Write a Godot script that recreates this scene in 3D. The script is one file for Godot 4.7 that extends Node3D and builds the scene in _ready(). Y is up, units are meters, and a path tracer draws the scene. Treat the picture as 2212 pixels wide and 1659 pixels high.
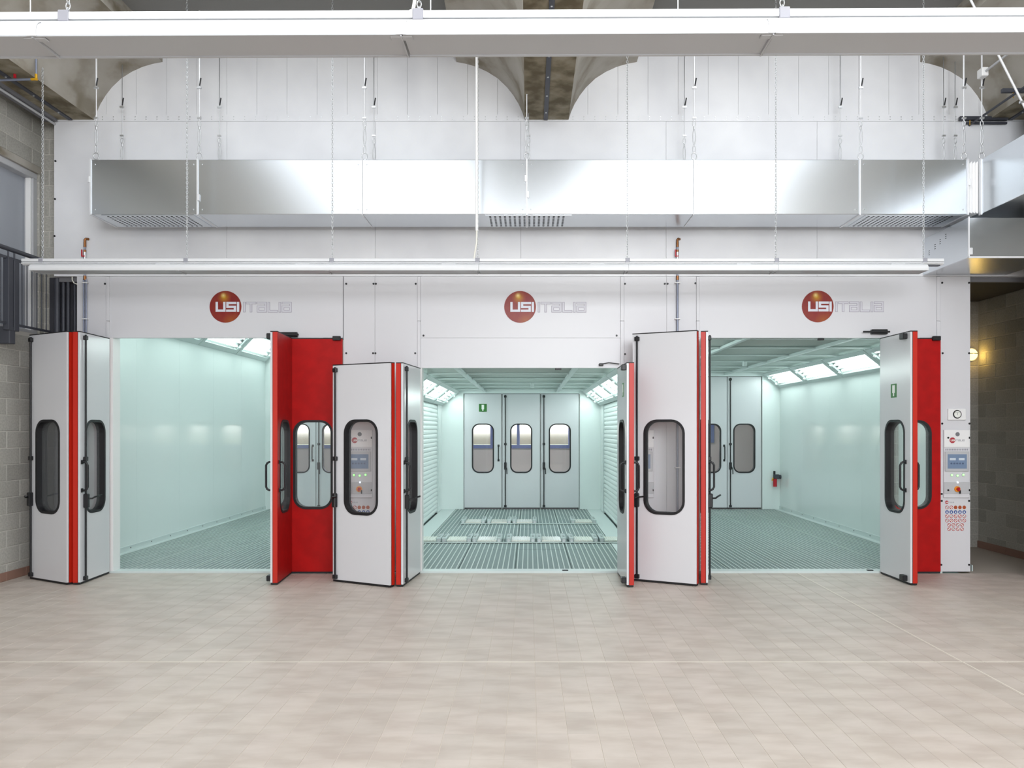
extends Node3D
# ---------------------------------------------------------------- mesh builder
class MB:
	var v := PackedVector3Array()
	var n := PackedVector3Array()
	var u := PackedVector2Array()
	var c := PackedColorArray()
	var tint := Color(1, 1, 1)
	var xf := Transform3D()

	func tri(p: Vector3, q: Vector3, r: Vector3, np: Vector3, nq: Vector3, nr: Vector3, up := Vector2.ZERO, uq := Vector2.ZERO, ur := Vector2.ZERO) -> void:
		v.append(xf * p); v.append(xf * r); v.append(xf * q)
		n.append((xf.basis * np).normalized()); n.append((xf.basis * nr).normalized()); n.append((xf.basis * nq).normalized())
		u.append(up); u.append(ur); u.append(uq)
		c.append(tint); c.append(tint); c.append(tint)

	# corners counter-clockwise as seen from outside
	func quad(a: Vector3, b: Vector3, cc: Vector3, d: Vector3) -> void:
		var m := (b - a).cross(cc - a)
		if m.length() < 1e-12:
			m = (cc - a).cross(d - a)
		m = m.normalized()
		tri(a, b, cc, m, m, m, Vector2(0, 1), Vector2(1, 1), Vector2(1, 0))
		tri(a, cc, d, m, m, m, Vector2(0, 1), Vector2(1, 0), Vector2(0, 0))

	func quadn(a: Vector3, b: Vector3, cc: Vector3, d: Vector3, na: Vector3, nb: Vector3, nc: Vector3, nd: Vector3) -> void:
		tri(a, b, cc, na, nb, nc)
		tri(a, cc, d, na, nc, nd)

	func box(lo: Vector3, hi: Vector3) -> MB:
		var a := lo
		var b := hi
		quad(Vector3(a.x, a.y, b.z), Vector3(b.x, a.y, b.z), Vector3(b.x, b.y, b.z), Vector3(a.x, b.y, b.z))
		quad(Vector3(b.x, a.y, a.z), Vector3(a.x, a.y, a.z), Vector3(a.x, b.y, a.z), Vector3(b.x, b.y, a.z))
		quad(Vector3(b.x, a.y, b.z), Vector3(b.x, a.y, a.z), Vector3(b.x, b.y, a.z), Vector3(b.x, b.y, b.z))
		quad(Vector3(a.x, a.y, a.z), Vector3(a.x, a.y, b.z), Vector3(a.x, b.y, b.z), Vector3(a.x, b.y, a.z))
		quad(Vector3(a.x, b.y, b.z), Vector3(b.x, b.y, b.z), Vector3(b.x, b.y, a.z), Vector3(a.x, b.y, a.z))
		quad(Vector3(a.x, a.y, a.z), Vector3(b.x, a.y, a.z), Vector3(b.x, a.y, b.z), Vector3(a.x, a.y, b.z))
		return self

	func cbox(o: Vector3, s: Vector3) -> MB:
		return box(o - s / 2, o + s / 2)

	# box with chamfered edges (44 triangles)
	func bev(lo: Vector3, hi: Vector3, w: float) -> MB:
		var o := (lo + hi) / 2
		var h := (hi - lo) / 2
		w = minf(w, minf(h.x, minf(h.y, h.z)) * 0.9)
		for ax in 3:
			for s in [-1.0, 1.0]:
				var i := (ax + 1) % 3
				var j := (ax + 2) % 3
				var p := []
				for k in [[-1, -1], [1, -1], [1, 1], [-1, 1]]:
					var q := Vector3.ZERO
					q[ax] = s * h[ax]
					q[i] = k[0] * (h[i] - w)
					q[j] = k[1] * (h[j] - w)
					p.append(o + q)
				if s > 0:
					quad(p[0], p[1], p[2], p[3])
				else:
					quad(p[3], p[2], p[1], p[0])
		for ax in 3:
			var i := (ax + 1) % 3
			var j := (ax + 2) % 3
			for si in [-1.0, 1.0]:
				for sj in [-1.0, 1.0]:
					var p := []
					for k in [[-1, 0], [1, 0], [1, 1], [-1, 1]]:
						var q := Vector3.ZERO
						q[ax] = k[0] * (h[ax] - w)
						q[i] = si * (h[i] - (w if k[1] == 1 else 0.0))
						q[j] = sj * (h[j] - (0.0 if k[1] == 1 else w))
						p.append(o + q)
					_facing(p, o)
		for sx in [-1.0, 1.0]:
			for sy in [-1.0, 1.0]:
				for sz in [-1.0, 1.0]:
					var a := o + Vector3(sx * h.x, sy * (h.y - w), sz * (h.z - w))
					var b := o + Vector3(sx * (h.x - w), sy * h.y, sz * (h.z - w))
					var d := o + Vector3(sx * (h.x - w), sy * (h.y - w), sz * h.z)
					var m := (b - a).cross(d - a)
					if m.dot(a - o) < 0:
						var t := b
						b = d
						d = t
						m = -m
					tri(a, b, d, m.normalized(), m.normalized(), m.normalized())
		return self

	func _facing(p: Array, o: Vector3) -> void:
		var m: Vector3 = (p[1] - p[0]).cross(p[2] - p[0])
		if m.dot((p[0] + p[2]) / 2 - o) < 0:
			quad(p[3], p[2], p[1], p[0])
		else:
			quad(p[0], p[1], p[2], p[3])

	func cyl(p: Vector3, q: Vector3, r: float, r2 := -1.0, seg := 12, caps := true) -> MB:
		if r2 < 0:
			r2 = r
		var d := (q - p).normalized()
		var a := d.cross(Vector3.UP if absf(d.y) < 0.9 else Vector3.RIGHT).normalized()
		var b := d.cross(a)
		for k in seg:
			var t0 := TAU * k / seg
			var t1 := TAU * (k + 1) / seg
			var e0 := a * cos(t0) + b * sin(t0)
			var e1 := a * cos(t1) + b * sin(t1)
			quadn(p + e0 * r, p + e1 * r, q + e1 * r2, q + e0 * r2, e0, e1, e1, e0)
			if caps:
				tri(q, q + e0 * r2, q + e1 * r2, d, d, d)
				tri(p, p + e1 * r, p + e0 * r, -d, -d, -d)
		return self

	func tube(path: Array, r: float, seg := 8, closed := false) -> MB:
		var cnt := path.size()
		var rings := []
		var up := Vector3.ZERO
		for i in cnt:
			var prev: Vector3 = path[(i - 1 + cnt) % cnt] if closed or i > 0 else path[i]
			var nxt: Vector3 = path[(i + 1) % cnt] if closed or i < cnt - 1 else path[i]
			var d := (nxt - prev).normalized()
			if up == Vector3.ZERO:
				up = d.cross(Vector3.UP if absf(d.y) < 0.9 else Vector3.RIGHT).normalized()
			up = (up - d * up.dot(d)).normalized()
			var b := d.cross(up)
			var ring := []
			for k in seg:
				ring.append(up * cos(TAU * k / seg) + b * sin(TAU * k / seg))
			rings.append(ring)
		for i in (cnt if closed else cnt - 1):
			var j := (i + 1) % cnt
			for k in seg:
				var l := (k + 1) % seg
				quadn(path[i] + rings[i][k] * r, path[i] + rings[i][l] * r, path[j] + rings[j][l] * r, path[j] + rings[j][k] * r, rings[i][k], rings[i][l], rings[j][l], rings[j][k])
		if not closed:
			for e in [0, cnt - 1]:
				var d: Vector3 = (path[1] - path[0]).normalized() * -1.0 if e == 0 else (path[cnt - 1] - path[cnt - 2]).normalized()
				for k in range(1, seg - 1):
					var a0: Vector3 = path[e] + rings[e][0] * r
					var a1: Vector3 = path[e] + rings[e][k] * r
					var a2: Vector3 = path[e] + rings[e][k + 1] * r
					if e == 0:
						tri(a0, a2, a1, d, d, d)
					else:
						tri(a0, a1, a2, d, d, d)
		return self

	# open profile of (a, b) pairs swept along the third axis; ax gives which axis is swept
	func sweep(prof: Array, ax: int, lo: float, hi: float, smooth := false, closed := false) -> MB:
		var cnt := prof.size()
		var at := func(p: Vector2, w: float) -> Vector3:
			if ax == 0:
				return Vector3(w, p.y, p.x)
			return Vector3(p.x, p.y, w)
		var last := cnt if closed else cnt - 1
		for i in last:
			var p: Vector2 = prof[i]
			var q: Vector2 = prof[(i + 1) % cnt]
			var a: Vector3 = at.call(p, lo)
			var b: Vector3 = at.call(q, lo)
			var d: Vector3 = at.call(q, hi)
			var e: Vector3 = at.call(p, hi)
			if smooth:
				var pn := _pn(prof, i, closed)
				var qn := _pn(prof, (i + 1) % cnt, closed)
				var n0: Vector3 = at.call(pn, 0.0)
				var n1: Vector3 = at.call(qn, 0.0)
				if (b - a).cross(d - a).dot(n0) < 0:
					quadn(e, d, b, a, n0, n1, n1, n0)
				else:
					quadn(a, b, d, e, n0, n1, n1, n0)
			else:
				var out := Vector2(q.y - p.y, p.x - q.x)
				var n0: Vector3 = at.call(out, 0.0)
				if (b - a).cross(d - a).dot(n0) < 0:
					quad(e, d, b, a)
				else:
					quad(a, b, d, e)
		return self

	func _pn(prof: Array, i: int, closed: bool) -> Vector2:
		var cnt := prof.size()
		var p: Vector2 = prof[(i - 1 + cnt) % cnt] if closed or i > 0 else prof[i]
		var q: Vector2 = prof[(i + 1) % cnt] if closed or i < cnt - 1 else prof[i]
		var d := (q - p).normalized()
		return Vector2(d.y, -d.x)

	# filled convex polygon in the plane z = w (or x = w), counter-clockwise seen from +
	func fan(pts: Array, ax: int, w: float, s: int) -> MB:
		for i in range(1, pts.size() - 1):
			var t := []
			for p in [pts[0], pts[i], pts[i + 1]]:
				t.append(Vector3(w, p.y, p.x) if ax == 0 else Vector3(p.x, p.y, w))
			var m: Vector3 = (Vector3.RIGHT if ax == 0 else Vector3.BACK) * s
			if (t[1] - t[0]).cross(t[2] - t[0]).dot(m) < 0:
				tri(t[0], t[2], t[1], m, m, m)
			else:
				tri(t[0], t[1], t[2], m, m, m)
		return self

	# a plate with a round-cornered hole: x0..x1, y0..y1, hole hx0..hx1, hy0..hy1, radius r, faces at z0 < z1
	func holed(x0: float, x1: float, y0: float, y1: float, hx0: float, hx1: float, hy0: float, hy1: float, r: float, z0: float, z1: float) -> MB:
		var loop := MB.rounded(hx0, hx1, hy0, hy1, r, 7)
		for f in [[z0, -1], [z1, 1]]:
			var z: float = f[0]
			for b in [[x0, hx0, y0, y1], [hx1, x1, y0, y1], [hx0, hx1, y0, hy0], [hx0, hx1, hy1, y1]]:
				var a := Vector3(b[0], b[2], z)
				var bb := Vector3(b[1], b[2], z)
				var cc := Vector3(b[1], b[3], z)
				var d := Vector3(b[0], b[3], z)
				if f[1] > 0:
					quad(a, bb, cc, d)
				else:
					quad(d, cc, bb, a)
			var corners := [Vector2(hx1, hy1), Vector2(hx0, hy1), Vector2(hx0, hy0), Vector2(hx1, hy0)]
			for k in 4:
				for i in 7:
					var p: Vector2 = loop[k * 8 + i]
					var q: Vector2 = loop[k * 8 + i + 1]
					var m := Vector3(0, 0, f[1])
					var a := Vector3(corners[k].x, corners[k].y, z)
					var b := Vector3(p.x, p.y, z)
					var d := Vector3(q.x, q.y, z)
					if (b - a).cross(d - a).dot(m) < 0:
						tri(a, d, b, m, m, m)
					else:
						tri(a, b, d, m, m, m)
		quad(Vector3(x0, y0, z0), Vector3(x1, y0, z0), Vector3(x1, y0, z1), Vector3(x0, y0, z1))
		quad(Vector3(x0, y1, z1), Vector3(x1, y1, z1), Vector3(x1, y1, z0), Vector3(x0, y1, z0))
		quad(Vector3(x0, y0, z0), Vector3(x0, y0, z1), Vector3(x0, y1, z1), Vector3(x0, y1, z0))
		quad(Vector3(x1, y0, z1), Vector3(x1, y0, z0), Vector3(x1, y1, z0), Vector3(x1, y1, z1))
		var cnt := loop.size()
		for i in cnt:
			var p: Vector2 = loop[i]
			var q: Vector2 = loop[(i + 1) % cnt]
			quad(Vector3(p.x, p.y, z0), Vector3(q.x, q.y, z0), Vector3(q.x, q.y, z1), Vector3(p.x, p.y, z1))
		return self

	# a ring between two rounded loops, faces at z0 < z1
	func ring(lo: Array, li: Array, z0: float, z1: float) -> MB:
		var cnt := lo.size()
		for i in cnt:
			var j := (i + 1) % cnt
			var a: Vector2 = lo[i]
			var b: Vector2 = lo[j]
			var p: Vector2 = li[i]
			var q: Vector2 = li[j]
			quad(Vector3(a.x, a.y, z1), Vector3(b.x, b.y, z1), Vector3(q.x, q.y, z1), Vector3(p.x, p.y, z1))
			quad(Vector3(p.x, p.y, z0), Vector3(q.x, q.y, z0), Vector3(b.x, b.y, z0), Vector3(a.x, a.y, z0))
			quad(Vector3(a.x, a.y, z0), Vector3(b.x, b.y, z0), Vector3(b.x, b.y, z1), Vector3(a.x, a.y, z1))
			quad(Vector3(q.x, q.y, z0), Vector3(p.x, p.y, z0), Vector3(p.x, p.y, z1), Vector3(q.x, q.y, z1))
		return self

	static func rounded(x0: float, x1: float, y0: float, y1: float, r: float, k: int) -> Array:
		var out := []
		var cs := [Vector2(x1 - r, y1 - r), Vector2(x0 + r, y1 - r), Vector2(x0 + r, y0 + r), Vector2(x1 - r, y0 + r)]
		for q in 4:
			for i in k + 1:
				var t := PI / 2 * (q + float(i) / k)
				out.append(cs[q] + Vector2(cos(t), sin(t)) * r)
		return out

	func mesh() -> ArrayMesh:
		var a := []
		a.resize(Mesh.ARRAY_MAX)
		a[Mesh.ARRAY_VERTEX] = v
		a[Mesh.ARRAY_NORMAL] = n
		a[Mesh.ARRAY_TEX_UV] = u
		a[Mesh.ARRAY_COLOR] = c
		var m := ArrayMesh.new()
		m.add_surface_from_arrays(Mesh.PRIMITIVE_TRIANGLES, a)
		return m

# ---------------------------------------------------------------- scene helpers
var M := {}
var used := {}
const H := 1.65      # camera height
const D := 9.18      # camera distance from the booth fronts
const F := 1735.0    # focal length in pixels of a 2212 x 1659 frame
const ORD := ["first", "second", "third", "fourth", "fifth", "sixth", "seventh", "eighth", "ninth", "tenth"]

func numbered(called: String) -> String:
	if not used.has(called):
		used[called] = 0
		return called
	used[called] += 1
	return "%s_%03d" % [called, used[called]]

func thing(called: String, label: String, category: String, at := Vector3.ZERO, turn := 0.0, group := "") -> Node3D:
	var o := Node3D.new()
	o.name = numbered(called)
	add_child(o)
	o.position = at
	o.rotation.y = turn
	o.set_meta("label", label)
	o.set_meta("category", category)
	if group:
		o.set_meta("group", group)
	return o

func part(called: String, b: Variant, m: Material, parent: Node3D, stuff := false) -> MeshInstance3D:
	var o := MeshInstance3D.new()
	o.name = called
	o.mesh = b.mesh() if b is MB else b
	o.material_override = m
	parent.add_child(o, true)
	if stuff:
		o.set_meta("kind", "stuff")
	return o

func struct(called: String, label := "", category := "") -> Node3D:
	var o := Node3D.new()
	o.name = numbered(called)
	add_child(o)
	o.set_meta("kind", "structure")
	if label:
		o.set_meta("label", label)
	if category:
		o.set_meta("category", category)
	return o

func solid(called: String, b: MB, m: Material, label := "", category := "") -> MeshInstance3D:
	var o := MeshInstance3D.new()
	o.name = numbered(called)
	o.mesh = b.mesh()
	o.material_override = m
	add_child(o)
	o.set_meta("kind", "structure")
	if label:
		o.set_meta("label", label)
	if category:
		o.set_meta("category", category)
	return o

func mb() -> MB:
	return MB.new()

# metres from a pixel of the photograph at a distance d in front of the camera
func X(px: float, d := D) -> float:
	return (px - 1143.0) * d / F
func Y(py: float, d := D) -> float:
	return H + (926.0 - py) * d / F

func noise(freq: float, seed_: int, ramp: Array, size := 512, oct := 4, type := FastNoiseLite.TYPE_SIMPLEX_SMOOTH) -> NoiseTexture2D:
	var f := FastNoiseLite.new()
	f.seed = seed_
	f.frequency = freq
	f.noise_type = type
	f.fractal_octaves = oct
	var t := NoiseTexture2D.new()
	t.width = size
	t.height = size
	t.seamless = true
	t.noise = f
	var g := Gradient.new()
	g.offsets = PackedFloat32Array(ramp.map(func(r): return r[0]))
	g.colors = PackedColorArray(ramp.map(func(r): return r[1]))
	t.color_ramp = g
	return t

func mat(called: String, col: Color, rough := 0.5, metal := 0.0) -> StandardMaterial3D:
	var m := StandardMaterial3D.new()
	m.resource_name = called
	m.albedo_color = col
	m.roughness = rough
	m.metallic = metal
	M[called] = m
	return m

func tex(m: StandardMaterial3D, t: Texture2D, scale: Vector3) -> void:
	m.albedo_texture = t
	m.uv1_triplanar = true
	m.uv1_world_triplanar = true
	m.uv1_scale = scale

func rgb(r: int, g: int, b: int) -> Color:
	return Color(r / 255.0, g / 255.0, b / 255.0)

func glow(called: String, col: Color, e: float) -> StandardMaterial3D:
	var m := mat(called, Color(0.9, 0.9, 0.9), 0.4)
	m.emission_enabled = true
	m.emission = col
	m.emission_energy_multiplier = e
	return m

func area(called: String, at: Vector3, dir: Vector3, size: Vector2, col: Color, e: float) -> void:
	var l := AreaLight3D.new()
	l.name = called
	l.area_size = size
	l.area_normalize_energy = false
	l.light_color = col
	l.light_energy = e
	l.area_range = 40.0
	l.area_attenuation = 2.0
	l.shadow_enabled = true
	add_child(l, true)
	var up := Vector3.FORWARD if absf(dir.y) > 0.9 else Vector3.UP
	l.look_at_from_position(at, at + dir, up)

func materials() -> void:
	var w := Color(1, 1, 1)
	mat("wall_white", rgb(236, 237, 240), 0.32)
	tex(M.wall_white, noise(0.004, 3, [[0.2, Color(0.95, 0.95, 0.955)], [0.8, w]]), Vector3(0.35, 0.35, 0.35))
	mat("booth_white", rgb(228, 236, 235), 0.12)
	mat("booth_metal", rgb(205, 215, 214), 0.4)
	mat("leaf_white", rgb(213, 213, 217), 0.2)
	mat("front_white", rgb(214, 214, 218), 0.34)
	mat("leaf_red", rgb(178, 14, 14), 0.42)
	M.leaf_red.metallic_specular = 0.35
	mat("leaf_edge", rgb(186, 32, 13), 0.4)
	tex(M.leaf_red, noise(0.012, 7, [[0.25, Color(0.93, 0.9, 0.9)], [0.8, w]]), Vector3(0.8, 0.8, 0.8))
	mat("trim_white", rgb(236, 236, 236), 0.35)
	mat("black_plastic", rgb(22, 22, 26), 0.42)
	mat("rubber", rgb(20, 20, 24), 0.55)
	mat("lamp_white", rgb(218, 219, 221), 0.3)
	mat("lamp_inner", rgb(178, 180, 184), 0.45)
	mat("galv", rgb(214, 219, 224), 0.24, 0.95)
	mat("steel", rgb(208, 210, 212), 0.3, 0.85)
	mat("flange", rgb(232, 233, 236), 0.35, 0.3)
	mat("hole", rgb(28, 30, 30), 0.8)
	mat("seam", rgb(120, 120, 124), 0.7)
	mat("concrete", rgb(178, 174, 166), 0.85)
	tex(M.concrete, noise(0.008, 21, [[0.2, Color(0.7, 0.67, 0.6)], [0.45, Color(0.93, 0.92, 0.9)], [0.8, w]], 512, 5), Vector3(0.5, 0.5, 0.28))
	M.concrete.detail_enabled = false
	mat("concrete_stained", rgb(150, 142, 124), 0.9)
	tex(M.concrete_stained, noise(0.012, 33, [[0.2, Color(0.66, 0.63, 0.56)], [0.5, Color(0.87, 0.85, 0.81)], [0.8, w]], 512, 5), Vector3(0.5, 0.5, 0.5))
	mat("roof", rgb(132, 132, 130), 0.8)
	mat("mortar", rgb(204, 201, 194), 0.95)
	for i in 4:
		var g: int = [178, 184, 172, 188][i]
		var m := mat("block%d" % i, rgb(g + 2, g, g - 7), 0.92)
		tex(m, M.block0.albedo_texture if i > 0 else noise(0.05, 41, [[0.2, Color(0.92, 0.92, 0.915)], [0.75, w]], 512, 5), Vector3(1.3, 1.3, 1.3))
		m.heightmap_enabled = false
	mat("skirting", rgb(150, 116, 102), 0.6)
	mat("grout", rgb(206, 196, 184), 0.85)
	var tl := mat("tile", Color(1, 1, 1), 0.5)
	tl.vertex_color_use_as_albedo = true
	tex(tl, noise(0.006, 51, [[0.2, Color(0.93, 0.92, 0.91)], [0.5, Color(0.972, 0.969, 0.965)], [0.8, w]], 1024, 6), Vector3(0.35, 0.35, 0.9))
	mat("floor_plain", rgb(176, 166, 156), 0.6)
	mat("joint", rgb(222, 215, 202), 0.8)
	mat("grate_base", rgb(134, 148, 148), 0.6, 0.05)
	tex(M.grate_base, noise(0.2, 61, [[0.3, Color(0.82, 0.84, 0.84)], [0.7, w]], 256, 2), Vector3(6, 6, 6))
	mat("grate_bar", rgb(196, 205, 202), 0.5, 0.05)
	mat("aluminium", rgb(225, 226, 218), 0.35, 0.75)
	mat("dolly", rgb(186, 196, 196), 0.5, 0.1)
	mat("ceiling_filter", rgb(196, 206, 203), 0.55, 0.15)
	var g := mat("glass", Color(0.85, 0.87, 0.88, 0.1), 0.02)
	g.transparency = BaseMaterial3D.TRANSPARENCY_ALPHA
	mat("grey_door", rgb(168, 173, 182), 0.5)
	mat("rail_dark", rgb(66, 68, 76), 0.5, 0.2)
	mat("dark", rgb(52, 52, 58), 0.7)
	mat("copper", rgb(150, 100, 62), 0.35, 0.8)
	mat("pipe_grey", rgb(140, 146, 164), 0.4, 0.5)
	mat("valve_red", rgb(190, 22, 40), 0.4)
	mat("valve_yellow", rgb(215, 165, 30), 0.4, 0.3)
	mat("white_cable", rgb(232, 230, 220), 0.5)
	mat("green_sign", rgb(38, 112, 34), 0.45)
	mat("sign_white", rgb(236, 238, 232), 0.45)
	mat("letter_silver", rgb(214, 218, 228), 0.4)
	mat("letter_line", rgb(158, 152, 166), 0.5)
	mat("letter_fill", rgb(206, 205, 212), 0.5)
	mat("panel_grey", rgb(214, 214, 218), 0.4)
	mat("bezel", rgb(188, 189, 192), 0.4)
	mat("screen_blue", rgb(120, 140, 168), 0.25)
	mat("screen_light", rgb(205, 216, 226), 0.25)
	mat("screen_key", rgb(84, 100, 128), 0.3)
	mat("orange", rgb(228, 140, 30), 0.4)
	mat("sticker_red", rgb(176, 48, 60), 0.5)
	mat("sticker_brown", rgb(170, 78, 40), 0.5)
	mat("sticker_blue", rgb(58, 84, 150), 0.5)
	mat("print_grey", rgb(150, 150, 158), 0.5)
	mat("blue_frame", rgb(96, 112, 176), 0.4)
	mat("hall_wall", rgb(206, 199, 199), 0.8)
	mat("hall_floor", rgb(150, 146, 142), 0.8)
	mat("grass", rgb(176, 168, 88), 0.95)
	# printed ball of the wall signs
	var im := Image.create(256, 256, false, Image.FORMAT_RGB8)
	var fn := FastNoiseLite.new()
	fn.seed = 5
	fn.frequency = 0.012
	for y in 256:
		for x in 256:
			var p := Vector2(x, y) / 256.0
			var k := clampf(fn.get_noise_2d(x, y) * 0.5 + 0.4, 0.0, 1.0)
			var col := rgb(128, 22, 28).lerp(rgb(140, 52, 22), k)
			col = col.lerp(rgb(160, 88, 24), clampf(1.0 - p.distance_to(Vector2(0.68, 0.93)) / 0.3, 0.0, 1.0) * 0.8)
			col = col.lerp(rgb(196, 152, 22), pow(clampf(1.0 - p.distance_to(Vector2(0.46, 0.2)) / 0.24, 0.0, 1.0), 1.2))
			col = col.lerp(rgb(232, 214, 150), pow(clampf(1.0 - p.distance_to(Vector2(0.43, 0.14)) / 0.1, 0.0, 1.0), 1.0))
			im.set_pixel(x, y, col)
	mat("ball_print", w, 0.4).albedo_texture = ImageTexture.create_from_image(im)

# ================================================================ the scene
func _ready() -> void:
	# camera: looks straight along -z, the lens is shifted
	var cam := Camera3D.new()
	cam.name = "camera"
	cam.projection = Camera3D.PROJECTION_FRUSTUM
	cam.near = 0.05
	cam.far = 200.0
	cam.size = 1659.0 / F * cam.near
	cam.frustum_offset = Vector2((1106.0 - 1143.0) / F, (926.0 - 829.5) / F) * cam.near
	add_child(cam)
	cam.position = Vector3(0, H, D)
	cam.current = true
	# sky, exposure
	var env := Environment.new()
	env.background_mode = Environment.BG_SKY
	var sky := ProceduralSkyMaterial.new()
	sky.sky_top_color = Color(0.75, 0.82, 0.92)
	sky.sky_horizon_color = Color(0.95, 0.95, 0.93)
	sky.ground_horizon_color = Color(0.7, 0.68, 0.58)
	sky.ground_bottom_color = Color(0.5, 0.48, 0.4)
	sky.sky_energy_multiplier = 2.2
	sky.ground_energy_multiplier = 1.0
	env.sky = Sky.new()
	env.sky.sky_material = sky
	env.tonemap_mode = Environment.TONE_MAPPER_LINEAR
	env.tonemap_exposure = 1.13
	env.sdfgi_enabled = true
	env.ssao_enabled = true
	env.ssil_enabled = true
	var we := WorldEnvironment.new()
	we.name = "world"
	we.environment = env
	add_child(we)
	materials()
	rooflights(0.3, 4.6)
	shell()
	beams()
	facade()
	booths(1.6)
	floor_tiles()
	block_walls()
	alcove()
	balcony()
	back_hall()
	doors()
	ducts()
	lamps()
	signs()
	control_panels()
	pipes()
	small_things()

# ---------------------------------------------------------------- daylight
func rooflights(e: float, e2: float) -> void:
	var g := glow("rooflight_glow", Color(0.955, 0.98, 1.0), 0.9)  # rooflights stay out of view; their panes glow in place of the sky
	var bays := [[-4.15, -0.87, "left"], [1.27, 4.43, "right"]]
	for b in bays:
		for k in 3:
			var z0 := 1.3 + k * 3.95
			var z1 := z0 + 3.8
			var o := struct("rooflight", "rooflight pane out of view between the concrete roof beams, glowing for the sky", "rooflight")
			part("pane", mb().box(Vector3(b[0] + 0.06, 5.99, z0 + 0.06), Vector3(b[1] - 0.06, 6.02, z1 - 0.06)), g, o)
			var f := mb()
			f.box(Vector3(b[0], 5.97, z0), Vector3(b[1], 6.05, z0 + 0.06)).box(Vector3(b[0], 5.97, z1 - 0.06), Vector3(b[1], 6.05, z1))
			f.box(Vector3(b[0], 5.97, z0 + 0.06), Vector3(b[0] + 0.06, 6.05, z1 - 0.06)).box(Vector3(b[1] - 0.06, 5.97, z0 + 0.06), Vector3(b[1], 6.05, z1 - 0.06))
			part("frame", f, M.trim_white, o)
			area("rooflight_daylight", Vector3((b[0] + b[1]) / 2, 5.97, (z0 + z1) / 2), Vector3.DOWN, Vector2(b[1] - b[0] - 0.14, z1 - z0 - 0.14), Color(0.955, 0.98, 1.0), e)

	# unseen windows behind the viewer, placed to light the booth fronts
	var gw := glow("unseen_window_glow", Color(1.0, 0.99, 0.97), 0.5)
	for k in 2:
		var x0 := -0.9 + k * 2.75
		var o := struct("window_%d" % (k + 2), "unseen high window panel behind the viewer, placed to light the booth fronts", "window")
		part("pane", mb().box(Vector3(x0 + 0.05, 2.4, 13.46), Vector3(x0 + 2.6, 5.5, 13.48)), gw, o)
		var f := mb().box(Vector3(x0, 2.3, 13.42), Vector3(x0 + 2.65, 2.4, 13.5)).box(Vector3(x0, 5.5, 13.42), Vector3(x0 + 2.65, 5.6, 13.5))
		f.box(Vector3(x0, 2.4, 13.42), Vector3(x0 + 0.05, 5.5, 13.5)).box(Vector3(x0 + 2.6, 2.4, 13.42), Vector3(x0 + 2.65, 5.5, 13.5))
		part("frame", f, M.trim_white, o)
		area("unseen_window_daylight", Vector3(x0 + 1.325, 3.95, 13.41), Vector3.FORWARD, Vector2(2.5, 3.05), Color(0.97, 0.985, 1.0), e2)

# ---------------------------------------------------------------- shell of the hall
func shell() -> void:
	solid("ceiling", mb().box(Vector3(-6.0, 6.06, -11.3), Vector3(6.6, 6.25, 13.7)), M.roof, "grey flat roof underside between the concrete beams", "ceiling")
	solid("wall_rear", mb().box(Vector3(-6.0, -0.2, 13.5), Vector3(6.6, 6.1, 13.7)), M.hall_wall)
	solid("wall_left", mb().box(Vector3(-6.0, -0.2, 4.0), Vector3(-5.68, 6.1, 13.6)).box(Vector3(-6.0, -0.2, -11.3), Vector3(-5.93, 6.1, 4.0)), M.block0)
	solid("wall_right", mb().box(Vector3(5.45, -0.2, 0.46), Vector3(6.6, 6.1, 13.6)).box(Vector3(6.5, -0.2, -11.3), Vector3(6.6, 6.1, 2.2)), M.block0)  # nearer block is out of view, set inward to shade the alcove

func beam_profile(lo: float, hi: float) -> Array:
	# right half from the flange up, mirrored; offsets from the beam's middle
	var half := [Vector2(0.25, 5.18), Vector2(0.275, 5.26), Vector2(0.32, 5.36), Vector2(0.38, 5.46), Vector2(0.45, 5.55), Vector2(0.56, 5.655), Vector2(0.68, 5.73), Vector2(0.8, 5.785), Vector2(0.92, 5.82), Vector2(1.03, 5.84)]
	var right := []
	for p in half:
		if p.x <= hi:
			right.append(p)
	if hi < 1.0 and hi > 0.3:
		right.append(Vector2(hi, right[-1].y + 0.03))
	var left := []
	for p in half:
		if p.x <= -lo:
			left.push_front(Vector2(-p.x, p.y))
	if lo > -1.0:
		left.push_front(Vector2(lo, left[0].y + 0.03))
	return left + right

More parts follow.
